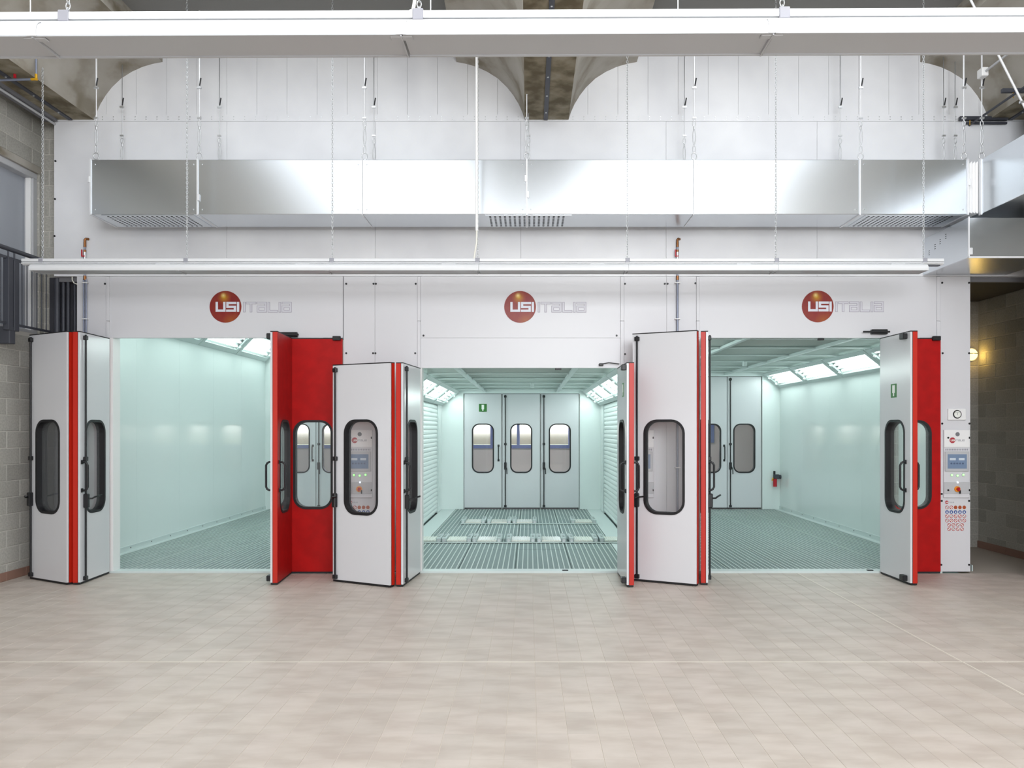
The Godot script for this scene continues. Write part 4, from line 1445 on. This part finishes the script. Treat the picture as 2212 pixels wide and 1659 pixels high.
# ---------------------------------------------------------------- wall signs
func strokes(b: MB, lines: Array, w: float, z0: float, z1: float, s: float) -> void:
	var done := []
	for l in lines:
		for i in l.size() - 1:
			var p: Vector2 = l[i]
			var q: Vector2 = l[i + 1]
			var d := (q - p).normalized()
			var ps := -1.0
			var qs := -1.0
			for e in done:
				if Geometry2D.get_closest_point_to_segment(p, e[0], e[1]).distance_to(p) < 2.0:
					ps = 1.0
				if Geometry2D.get_closest_point_to_segment(q, e[0], e[1]).distance_to(q) < 2.0:
					qs = 1.0
			done.append([p, q])
			var p1 := p + d * w / 2 * ps
			var q1 := q - d * w / 2 * qs
			var side := Vector2(absf(d.y), absf(d.x)) * w / 2
			var lo := Vector2(minf(p1.x, q1.x), minf(p1.y, q1.y)) - side
			var hi := Vector2(maxf(p1.x, q1.x), maxf(p1.y, q1.y)) + side
			b.box(Vector3((lo.x - 497) * s, (555 - hi.y) * s, z0), Vector3((hi.x - 497) * s, (555 - lo.y) * s, z1))

func logo(o: Node3D, R: float, dz := 0.004) -> void:
	var s := R / 358.0
	var disc := mb()
	var k := 48
	for i in k:
		var a := TAU * i / k
		var b := TAU * (i + 1) / k
		var p := Vector3(cos(a) * R, sin(a) * R, dz)
		var q := Vector3(cos(b) * R, sin(b) * R, dz)
		disc.tri(Vector3(0, 0, dz), p, q, Vector3.BACK, Vector3.BACK, Vector3.BACK, Vector2(0.5, 0.5), Vector2(0.5 + cos(a) / 2, 0.5 - sin(a) / 2), Vector2(0.5 + cos(b) / 2, 0.5 - sin(b) / 2))
		disc.quad(Vector3(p.x, p.y, 0), Vector3(q.x, q.y, 0), q, p)
	part("disc", disc, M.ball_print, o)
	var al := func(dx: float) -> Array:
		return [[Vector2(1232 + dx, 470), Vector2(1402 + dx, 470), Vector2(1402 + dx, 655), Vector2(1230 + dx, 655), Vector2(1230 + dx, 553), Vector2(1402 + dx, 553)]]
	var inner := [[[Vector2(303, 470), Vector2(303, 643), Vector2(474, 643), Vector2(474, 470)]], [[Vector2(718, 470), Vector2(543, 470), Vector2(543, 557), Vector2(712, 557), Vector2(712, 643), Vector2(540, 643)]], [[Vector2(783, 470), Vector2(783, 645)]]]
	for l in inner:
		var b := mb()
		strokes(b, l, 52, dz, dz + 0.003, s)
		part("letter", b, M.letter_silver, o)
	var outer := [[[Vector2(920, 470), Vector2(920, 652)]], [[Vector2(986, 469), Vector2(1164, 469)], [Vector2(1071, 469), Vector2(1071, 652)]], al.call(0.0), [[Vector2(1474, 472), Vector2(1474, 656), Vector2(1648, 656)]], [[Vector2(1720, 474), Vector2(1720, 657)]], al.call(560.0)]
	for l in outer:
		var b := mb()
		strokes(b, l, 52, 0.0, 0.003, s)
		var lt := part("letter", b, M.letter_line, o)
		var f := mb()
		strokes(f, l, 34, 0.0015, 0.0036, s)
		part("face", f, M.letter_fill, lt)

func signs() -> void:
	var i := 0
	for c in [[487.3, 662.8], [1123.5, 663.0], [1766.3, 662.0]]:
		var o := thing("wall_sign", "red and gold ball sign with silver lettering above the %s booth" % ["left", "middle", "right"][i], "sign", Vector3(X(c[0]), Y(c[1]), 0.0), 0.0, "ball signs above the booths")
		logo(o, 34.3 / 189.0)
		i += 1

# ---------------------------------------------------------------- control columns
func control_panels() -> void:
	var led := glow("green_led", Color(0.45, 1.0, 0.35), 1.2)
	var wled := glow("white_led", Color(0.85, 0.92, 1.0), 1.0)
	var cxs := [X(777), X(1384), X(2065)]
	var who := ["left", "middle", "right"]
	for i in 3:
		var x: float = cxs[i]
		# pressure gauge
		var g := thing("pressure_gauge", "round pressure gauge in a white box on the %s control column" % who[i], "gauge", Vector3(x, Y(895), 0), 0.0, "pressure gauges on the control columns")
		part("box", mb().bev(Vector3(-0.1, -0.065, 0), Vector3(0.105, 0.065, 0.02), 0.004), M.trim_white, g)
		part("rim", mb().cyl(Vector3(0.003, 0, 0.02), Vector3(0.003, 0, 0.028), 0.049, 0.047, 28), M.black_plastic, g)
		part("dial", mb().cyl(Vector3(0.003, 0, 0.028), Vector3(0.003, 0, 0.0288), 0.038, -1.0, 28), M.sign_white, g)
		part("pointer", mb().box(Vector3(0.0, -0.01, 0.0288), Vector3(0.004, 0.02, 0.0298)).box(Vector3(-0.026, 0.018, 0.0288), Vector3(0.032, 0.021, 0.0298)), M.seam, g)
		# control cabinet
		var o := thing("control_panel", "control panel with screen and three green lamps on the %s column" % who[i], "control panel", Vector3(x, 0, 0), 0.0, "control panels of the booths")
		var yt := Y(928)
		var yb := Y(1075)
		part("housing", mb().bev(Vector3(-0.148, yb, 0), Vector3(0.148, yt, 0.018), 0.004), M.panel_grey, o)
		part("cover", mb().bev(Vector3(-0.146, Y(966), 0.018), Vector3(0.146, yt - 0.004, 0.024), 0.003), M.trim_white, o)
		part("cover", mb().bev(Vector3(-0.146, Y(1066), 0.018), Vector3(0.146, Y(1041), 0.024), 0.003), M.bezel, o)
		var ft := mb()
		for q in 14:
			ft.box(Vector3(-0.13 + q * 0.0188, Y(973), 0.018), Vector3(-0.13 + q * 0.0188 + 0.012, Y(969), 0.0188))
		part("lettering", ft, M.print_grey, o)
		var bz := part("bezel", mb().bev(Vector3(-0.14, Y(1018), 0.018), Vector3(0.134, Y(975), 0.032), 0.005), M.bezel, o)
		var sc := part("screen", mb().box(Vector3(-0.112, Y(1012), 0.032), Vector3(0.106, Y(981), 0.0335)), M.screen_blue, o)
		part("readout", mb().box(Vector3(-0.088, Y(994), 0.0335), Vector3(-0.02, Y(989), 0.0345)).box(Vector3(0.014, Y(994), 0.0335), Vector3(0.08, Y(989), 0.0345)), M.screen_light, sc)
		for q in 5:
			part("key", mb().cyl(Vector3(-0.07 + q * 0.033, Y(1001), 0.0335), Vector3(-0.07 + q * 0.033, Y(1001), 0.0345), 0.011, -1.0, 12), M.screen_key, sc)
		for q in [[2053.5, 1026], [2066, 1027], [2078.5, 1025.5]]:
			var p := Vector3((q[0] - 2065) / 189.0, Y(q[1]), 0.018)
			var cl := part("lamp_collar", mb().cyl(p, p + Vector3(0, 0, 0.008), 0.0165, -1.0, 14), M.bezel, o)
			part("indicator_light", mb().cyl(p + Vector3(0, 0, 0.008), p + Vector3(0, 0, 0.016), 0.0125, 0.009, 14), led, cl)
		part("indicator_light", mb().cyl(Vector3(0.008, Y(1042), 0.018), Vector3(0.008, Y(1042), 0.03), 0.012, 0.009, 14), wled, o)
		var sw := part("switch", mb().cyl(Vector3(0.0, Y(1056), 0.024), Vector3(0.0, Y(1056), 0.036), 0.033, -1.0, 20), M.orange, o)
		part("knob", mb().cyl(Vector3(0.003, Y(1056), 0.036), Vector3(0.003, Y(1056), 0.06), 0.018, 0.015, 16).bev(Vector3(-0.005, Y(1056) - 0.022, 0.05), Vector3(0.011, Y(1056) + 0.022, 0.072), 0.004), M.valve_red, sw)
		part("key", mb().bev(Vector3(0.022, Y(1066), 0.024), Vector3(0.034, Y(1058), 0.045), 0.003), M.black_plastic, o)
		for q in [[-0.102, 945.5, 0.011], [-0.102, 1058.5, 0.011]]:
			part("cover_screw", mb().cyl(Vector3(q[0], Y(q[1]), 0.024), Vector3(q[0], Y(q[1]), 0.03), q[2], -1.0, 12), M.black_plastic, o)
		for q in [945.5, 1058.5]:
			part("catch", mb().bev(Vector3(0.132, Y(q) - 0.012, 0.024), Vector3(0.146, Y(q) + 0.012, 0.031), 0.003), M.black_plastic, o)
		part("emblem", mb().cyl(Vector3(0.005, Y(938), 0.024), Vector3(0.005, Y(938), 0.0265), 0.024, -1.0, 18), M.seam, o)
		var lg := Node3D.new()
		lg.name = "logo"
		o.add_child(lg)
		lg.position = Vector3((2055 - 2065) / 189.0, Y(951), 0.024)
		_small_logo(lg, 0.033)
		# round safety stickers below
		var st := thing("sticker_board", "rows of small round safety stickers on the foot of the %s column" % who[i], "stickers", Vector3(x, 0, 0), 0.0, "safety sticker boards")
		part("film", mb().box(Vector3(-0.13, Y(1152), 0), Vector3(0.12, Y(1078), 0.0012)), M.front_white, st)
		var rows := [[1096, 5], [1106, 5], [1115, 5], [1124.5, 5], [1134, 4], [1143, 4]]
		for r in 6:
			for c in rows[r][1]:
				var px: float = 2045.5 + c * 9.3 + (4.6 if r > 3 else 0.0)
				var p := Vector3((px - 2065) / 189.0, Y(rows[r][0]), 0.0012)
				var m: Material = M.sticker_red
				if r == 0 and c > 1:
					m = M.sticker_brown
				if r == 1:
					m = M.sticker_blue
				var sk := part("sticker", mb().cyl(p, p + Vector3(0, 0, 0.0012), 0.0205, -1.0, 16), m, st)
				if r > 1 or (r == 0 and c < 2):
					part("face", mb().cyl(p + Vector3(0, 0, 0.0012), p + Vector3(0, 0, 0.0018), 0.0145, -1.0, 14), M.sign_white, sk)
					var bar := mb()
					bar.xf = Transform3D(Basis(Vector3.BACK, PI / 4 * (1 if c % 2 else -1)), p)
					bar.box(Vector3(-0.015, -0.003, 0.0018), Vector3(0.015, 0.003, 0.0023))
					part("bar", bar, M.sticker_red if (r + c) % 3 else M.seam, sk)
				elif r == 1:
					part("face", mb().box(p + Vector3(-0.007, -0.01, 0.0012), p + Vector3(0.007, 0.006, 0.0018)), M.sign_white, sk)
		var l2 := Node3D.new()
		l2.name = "logo"
		st.add_child(l2)
		l2.position = Vector3((2045 - 2065) / 189.0, Y(1085), 0.0012)
		_small_logo(l2, 0.02)

func _small_logo(o: Node3D, R: float) -> void:
	var s := R / 358.0
	part("disc", mb().cyl(Vector3(0, 0, 0), Vector3(0, 0, 0.001), R, -1.0, 24), M.sticker_red, o)
	var b := mb()
	strokes(b, [[Vector2(303, 470), Vector2(303, 643), Vector2(474, 643), Vector2(474, 470)], [Vector2(718, 470), Vector2(543, 470), Vector2(543, 557), Vector2(712, 557), Vector2(712, 643), Vector2(540, 643)], [Vector2(783, 470), Vector2(783, 645)]], 52, 0.001, 0.0016, s)
	part("letters", b, M.sign_white, o)
	var c := mb()
	var al := func(dx: float) -> Array:
		return [Vector2(1232 + dx, 470), Vector2(1402 + dx, 470), Vector2(1402 + dx, 655), Vector2(1230 + dx, 655), Vector2(1230 + dx, 553), Vector2(1402 + dx, 553)]
	strokes(c, [[Vector2(920, 470), Vector2(920, 652)], [Vector2(986, 469), Vector2(1164, 469)], [Vector2(1071, 469), Vector2(1071, 652)], al.call(0.0), [Vector2(1474, 472), Vector2(1474, 656), Vector2(1648, 656)], [Vector2(1720, 474), Vector2(1720, 657)], al.call(560.0)], 40, 0.0, 0.0008, s)
	part("letters", c, M.print_grey, o)

# ---------------------------------------------------------------- pipes
func pipes() -> void:
	for p in [[186.5, "left of the left booth", 0], [1462.5, "between the middle and right booths", 1]]:
		var o := thing("air_pipe", "upright air pipe with red valve on the white wall %s" % p[1], "pipe", Vector3(X(p[0]), 0, 0.03))
		var yt := Y(517)
		part("elbow", mb().tube([Vector3(0, yt - 0.06, 0), Vector3(0, yt - 0.01, 0), Vector3(0.008, yt, -0.004), Vector3(0.03, yt, -0.028)], 0.014, 10), M.copper, o)
		part("upper_pipe", mb().cyl(Vector3(0, Y(560), 0), Vector3(0, yt - 0.05, 0), 0.0115, -1.0, 12), M.pipe_grey, o)
		part("fitting", mb().cyl(Vector3(0, Y(535), 0), Vector3(0, Y(525), 0), 0.015).cyl(Vector3(0, Y(548), 0), Vector3(0, Y(541), 0), 0.015), M.copper, o)
		var vl := part("valve", mb().cyl(Vector3(0, Y(561), 0), Vector3(0, Y(546), 0), 0.017), M.steel, o)
		part("lever", mb().bev(Vector3(-0.032, Y(556), 0.012), Vector3(-0.018, Y(541), 0.024), 0.003).box(Vector3(-0.03, Y(556), 0.008), Vector3(0.008, Y(554), 0.02)), M.valve_red, vl)
		part("union", mb().cyl(Vector3(0, Y(606), 0), Vector3(0, Y(597), 0), 0.016), M.copper, o)
		for dx in ([-0.012, 0.014] if p[2] == 0 else [0.0]):
			part("lower_pipe", mb().cyl(Vector3(dx, 0.5, 0), Vector3(dx, Y(604), 0), 0.012 if p[2] else 0.01, -1.0, 12), M.pipe_grey, o)
		for yy in [Y(613), Y(691), 1.2]:
			part("pipe_clip", mb().bev(Vector3(-0.03, yy, -0.03), Vector3(0.03, yy + 0.012, 0.016), 0.002), M.trim_white, o)
		if p[2] == 1:
			part("union", mb().cyl(Vector3(0, Y(562), 0), Vector3(0, Y(604), 0), 0.011), M.pipe_grey, o)
		else:
			part("upper_pipe", mb().cyl(Vector3(0, Y(600), 0), Vector3(0, Y(560), 0), 0.011), M.pipe_grey, o)
	var wire := thing("loose_cable", "short loose white cable curling out of the passage by the left booth", "cable", Vector3(X(154), Y(597), -0.02))
	part("cable", mb().tube([Vector3(0, 0, 0), Vector3(0.005, -0.04, 0.01), Vector3(0.03, -0.075, 0.02), Vector3(0.07, -0.09, 0.025)], 0.006, 8), M.white_cable, wire)
	# along the left beam
	var c := thing("conduit", "light grey conduit running along the wing of the left beam", "conduit", Vector3(-5.035, 5.29, 0))
	part("tube", mb().cyl(Vector3(0, 0, 0.01), Vector3(0, 0, 9), 0.017, -1.0, 10), M.bezel, c)
	c = thing("conduit", "thin grey conduit at the top of the left block wall", "conduit", Vector3(-5.42, 5.13, 0))
	part("tube", mb().cyl(Vector3(0, 0, 0.0), Vector3(0, 0, 9), 0.014, -1.0, 10), M.bezel, c)
	c = thing("cable_tray", "dark flat cable tray under the left beam", "cable tray", Vector3(-5.44, 5.15, 0))
	part("tray", mb().box(Vector3(-0.08, 0, 0.02), Vector3(0.06, 0.03, 9)), M.seam, c)
	var gp := thing("gas_pipe", "grey pipe with red lever and yellow fitting at the top left", "pipe", Vector3(X(78, 8.0), Y(171, 8.0), D - 8.0))
	part("pipe", mb().cyl(Vector3(-0.75, -0.02, 0), Vector3(0, 0, 0), 0.012, -1.0, 10).cyl(Vector3(0, 0, 0), Vector3(0, 0.24, 0), 0.01, -1.0, 10), M.pipe_grey, gp)
	part("fitting", mb().cyl(Vector3(0, -0.012, 0), Vector3(0, 0.05, 0), 0.0125, -1.0, 12).cyl(Vector3(-0.05, -0.002, 0), Vector3(0.012, 0, 0), 0.0125, -1.0, 12), M.valve_yellow, gp)
	part("lever", mb().bev(Vector3(-0.222, 0.01, -0.01), Vector3(-0.2, 0.088, 0.01), 0.003), M.valve_red, gp)
	# dark steel at the top right
	for q in [[0.05, 4.89, "against the white wall"], [0.8, 4.93, "farther from the white wall"]]:
		var s := thing("steel_channel", "dark steel channel under the right beam, %s" % q[2], "channel", Vector3(q[1], 5.13, q[0]))
		part("channel", mb().bev(Vector3(0, 0.025, -0.02), Vector3(5.44 - q[1], 0.066, 0.02), 0.003), M.rail_dark, s)
		part("drop_rod", mb().cyl(Vector3(0.12, -0.03, 0), Vector3(0.12, 0.03, 0), 0.004), M.valve_yellow, s)
	c = thing("dark_conduit", "dark conduit running towards the viewer under the right beam", "conduit", Vector3(5.03, 5.118, 0))
	part("tube", mb().cyl(Vector3(0, 0, 0.0), Vector3(0, 0, 9), 0.013, -1.0, 10), M.rail_dark, c)
	c = thing("dark_conduit", "dark conduit lying along the white wall at the top right", "conduit", Vector3(4.98, 5.13, 0.03))
	part("tube", mb().cyl(Vector3(0, 0, 0), Vector3(0.46, 0.0, 0), 0.013, -1.0, 10), M.rail_dark, c)
	c = thing("junction_box", "pale junction box with conduit under the wing of the right beam", "junction box", Vector3(X(2122, 8.4), Y(158, 8.4), D - 8.4))
	part("box", mb().bev(Vector3(-0.03, -0.045, -0.05), Vector3(0.04, 0.045, 0.05), 0.006), M.trim_white, c)
	part("tube", mb().cyl(Vector3(0.01, 0, 0.05), Vector3(0.01, 0, 6.0), 0.012, -1.0, 10), M.bezel, c)
	# conduit on the middle beam wing
	c = thing("conduit", "pale curved conduit on the wing of the middle beam, above the lamps", "conduit", Vector3(0, 0, 1.3))
	part("tube", mb().tube([Vector3(-0.52, 5.66, -0.05), Vector3(-0.46, 5.69, 0), Vector3(-0.2, 5.69, 0), Vector3(-0.15, 5.685, 0.03), Vector3(-0.125, 5.66, 0.1), Vector3(-0.11, 5.56, 0.5), Vector3(-0.11, 5.5, 2.0), Vector3(-0.11, 5.5, 6.0)], 0.012, 8), M.bezel, c)

# ---------------------------------------------------------------- small things
func dolly(label: String, x0: float, x1: float, z: float, group: String) -> void:
	var o := thing("floor_ramp", label, "ramp", Vector3(x0, 0.004, z), 0.0, group)
	var w := x1 - x0
	var bw := 0.07
	for s in [0, 1]:
		var xa := 0.004 if s == 0 else w - bw - 0.004
		var blk := part("end_block", mb().bev(Vector3(xa, 0.0, -0.5), Vector3(xa + bw, 0.075, 0.0), 0.014), M.dolly, o)
		for k in 3:
			part("hole", mb().cyl(Vector3(xa + bw / 2, 0.0745, -0.1 - k * 0.14), Vector3(xa + bw / 2, 0.0758, -0.1 - k * 0.14), 0.021, -1.0, 14), M.hole, blk)
		part("roller", mb().cyl(Vector3(xa + bw / 2, 0.03, -0.002), Vector3(xa + bw / 2, 0.03, 0.008), 0.02, -1.0, 14), M.steel, blk)
	var pl := mb().box(Vector3(bw + 0.008, 0.012, -0.42), Vector3(w - bw - 0.008, 0.03, -0.02))
	var n := 7
	for k in n:
		var xa := bw + 0.02 + k * (w - 2 * bw - 0.04) / n
		pl.bev(Vector3(xa, 0.03, -0.415), Vector3(xa + (w - 2 * bw - 0.04) / n - 0.014, 0.037, -0.025), 0.003)
	part("plate", pl, M.aluminium, o)

func small_things() -> void:
	# loading ramps on the floor of the middle booth
	var beam := thing("cross_rail", "flat steel rail under the nearer row of ramps in the middle booth", "rail", Vector3(0, 0.004, -2.42))
	part("rail", mb().bev(Vector3(-1.78, 0.0, 0.0), Vector3(1.45, 0.012, 0.06), 0.003), M.dolly, beam)
	var beam2 := thing("cross_rail", "flat steel rail under the farther row of ramps in the middle booth", "rail", Vector3(0, 0.004, -4.71))
	part("rail", mb().bev(Vector3(X(995, 13.9), 0.0, 0.0), Vector3(X(1290, 13.9), 0.012, 0.05), 0.003), M.dolly, beam2)
	var d := 11.6
	var row := [[880, 953], [953, 1018.5], [1019, 1084], [1093, 1157], [1159, 1224], [1229, 1293], [1295, 1356]]
	for i in row.size():
		dolly("aluminium wheel ramp with perforated end blocks in the nearer row, %s from the left shutter" % ORD[i], X(row[i][0], d), X(row[i][1], d), -2.42, "wheel ramps in the nearer row")
	d = 13.9
	row = [[995.5, 1049], [1051, 1104.5], [1106, 1160], [1233, 1289]]
	for i in row.size():
		dolly("aluminium wheel ramp with perforated end blocks in the farther row, %s from the left shutter" % ORD[i], X(row[i][0], d), X(row[i][1], d), -4.71, "wheel ramps in the farther row")
	# green notice on the rear door of the middle booth
	var zz := ZB + 0.004
	var dd := D - zz
	var t := thing("green_notice", "square green escape notice on the left rear door of the middle booth", "sign", Vector3(X(1043, dd), Y(881, dd), zz - 0.003))
	part("plate", mb().box(Vector3(-0.08, -0.08, 0), Vector3(0.08, 0.08, 0.002)), M.green_sign, t)
	var m := mb().box(Vector3(-0.026, -0.03, 0.002), Vector3(0.026, 0.062, 0.0035)).box(Vector3(-0.012, -0.062, 0.002), Vector3(0.012, -0.03, 0.0035))
	part("symbol", m, M.sign_white, t)
	# air regulator at the back corner of the right booth
	var x0 := X(1678, 16.35)
	var o := thing("air_regulator", "air filter regulator with red bowl at the back corner of the right booth", "regulator", Vector3(x0, Y(1030, 16.4), ZB + 0.05))
	part("head", mb().bev(Vector3(-0.05, -0.04, -0.03), Vector3(0.06, 0.05, 0.05), 0.01), M.rail_dark, o)
	part("bowl", mb().cyl(Vector3(-0.02, -0.2, 0.01), Vector3(-0.02, -0.04, 0.01), 0.038, -1.0, 16), M.valve_red, o)
	part("cap", mb().cyl(Vector3(-0.035, 0.05, 0.01), Vector3(-0.035, 0.12, 0.01), 0.022, -1.0, 12), M.black_plastic, o)
	part("outlet", mb().cyl(Vector3(0.06, 0.0, 0.01), Vector3(0.115, 0.0, 0.01), 0.042, -1.0, 16), M.rail_dark, o)
	part("fitting", mb().cyl(Vector3(-0.08, -0.08, 0.01), Vector3(-0.06, -0.02, 0.01), 0.012), M.valve_yellow, o)
	# door holders on the lintels
	for p in [[623, 724, 42, "left"], [1896, 718, 36, "right"]]:
		var h := thing("door_holder", "black door holder arm on the lintel of the %s booth" % p[3], "door holder", Vector3(X(p[0]), Y(p[1]), 0.0))
		part("box", mb().bev(Vector3(-p[2] / 189.0 * 0.45, -0.025, 0), Vector3(p[2] / 189.0 * 0.5, 0.03, 0.05), 0.005), M.black_plastic, h)
		part("arm", mb().bev(Vector3(-p[2] / 189.0, -0.01, 0.05), Vector3(p[2] / 189.0 * 0.6, 0.01, 0.066), 0.003), M.black_plastic, h)
	var h2 := thing("door_holder", "thin black door holder arm on the lintel of the middle booth", "door holder", Vector3(X(1318), Y(787), 0.0))
	part("box", mb().bev(Vector3(-0.13, -0.02, 0), Vector3(-0.08, 0.01, 0.04), 0.005), M.black_plastic, h2)
	part("arm", mb().tube([Vector3(-0.1, 0.0, 0.04), Vector3(-0.02, 0.015, 0.05), Vector3(0.1, 0.0, 0.05)], 0.006, 6), M.black_plastic, h2)
	# latches under the lintels
	for p in [[1206, 796, "middle"], [1775, 732, "right"]]:
		var l := thing("lintel_catch", "small black catch under the lintel of the %s booth" % p[2], "catch", Vector3(X(p[0]), Y(p[1]) - 0.003, -0.03))
		part("catch", mb().bev(Vector3(-0.035, -0.012, -0.02), Vector3(0.035, 0.012, 0.02), 0.004), M.black_plastic, l)
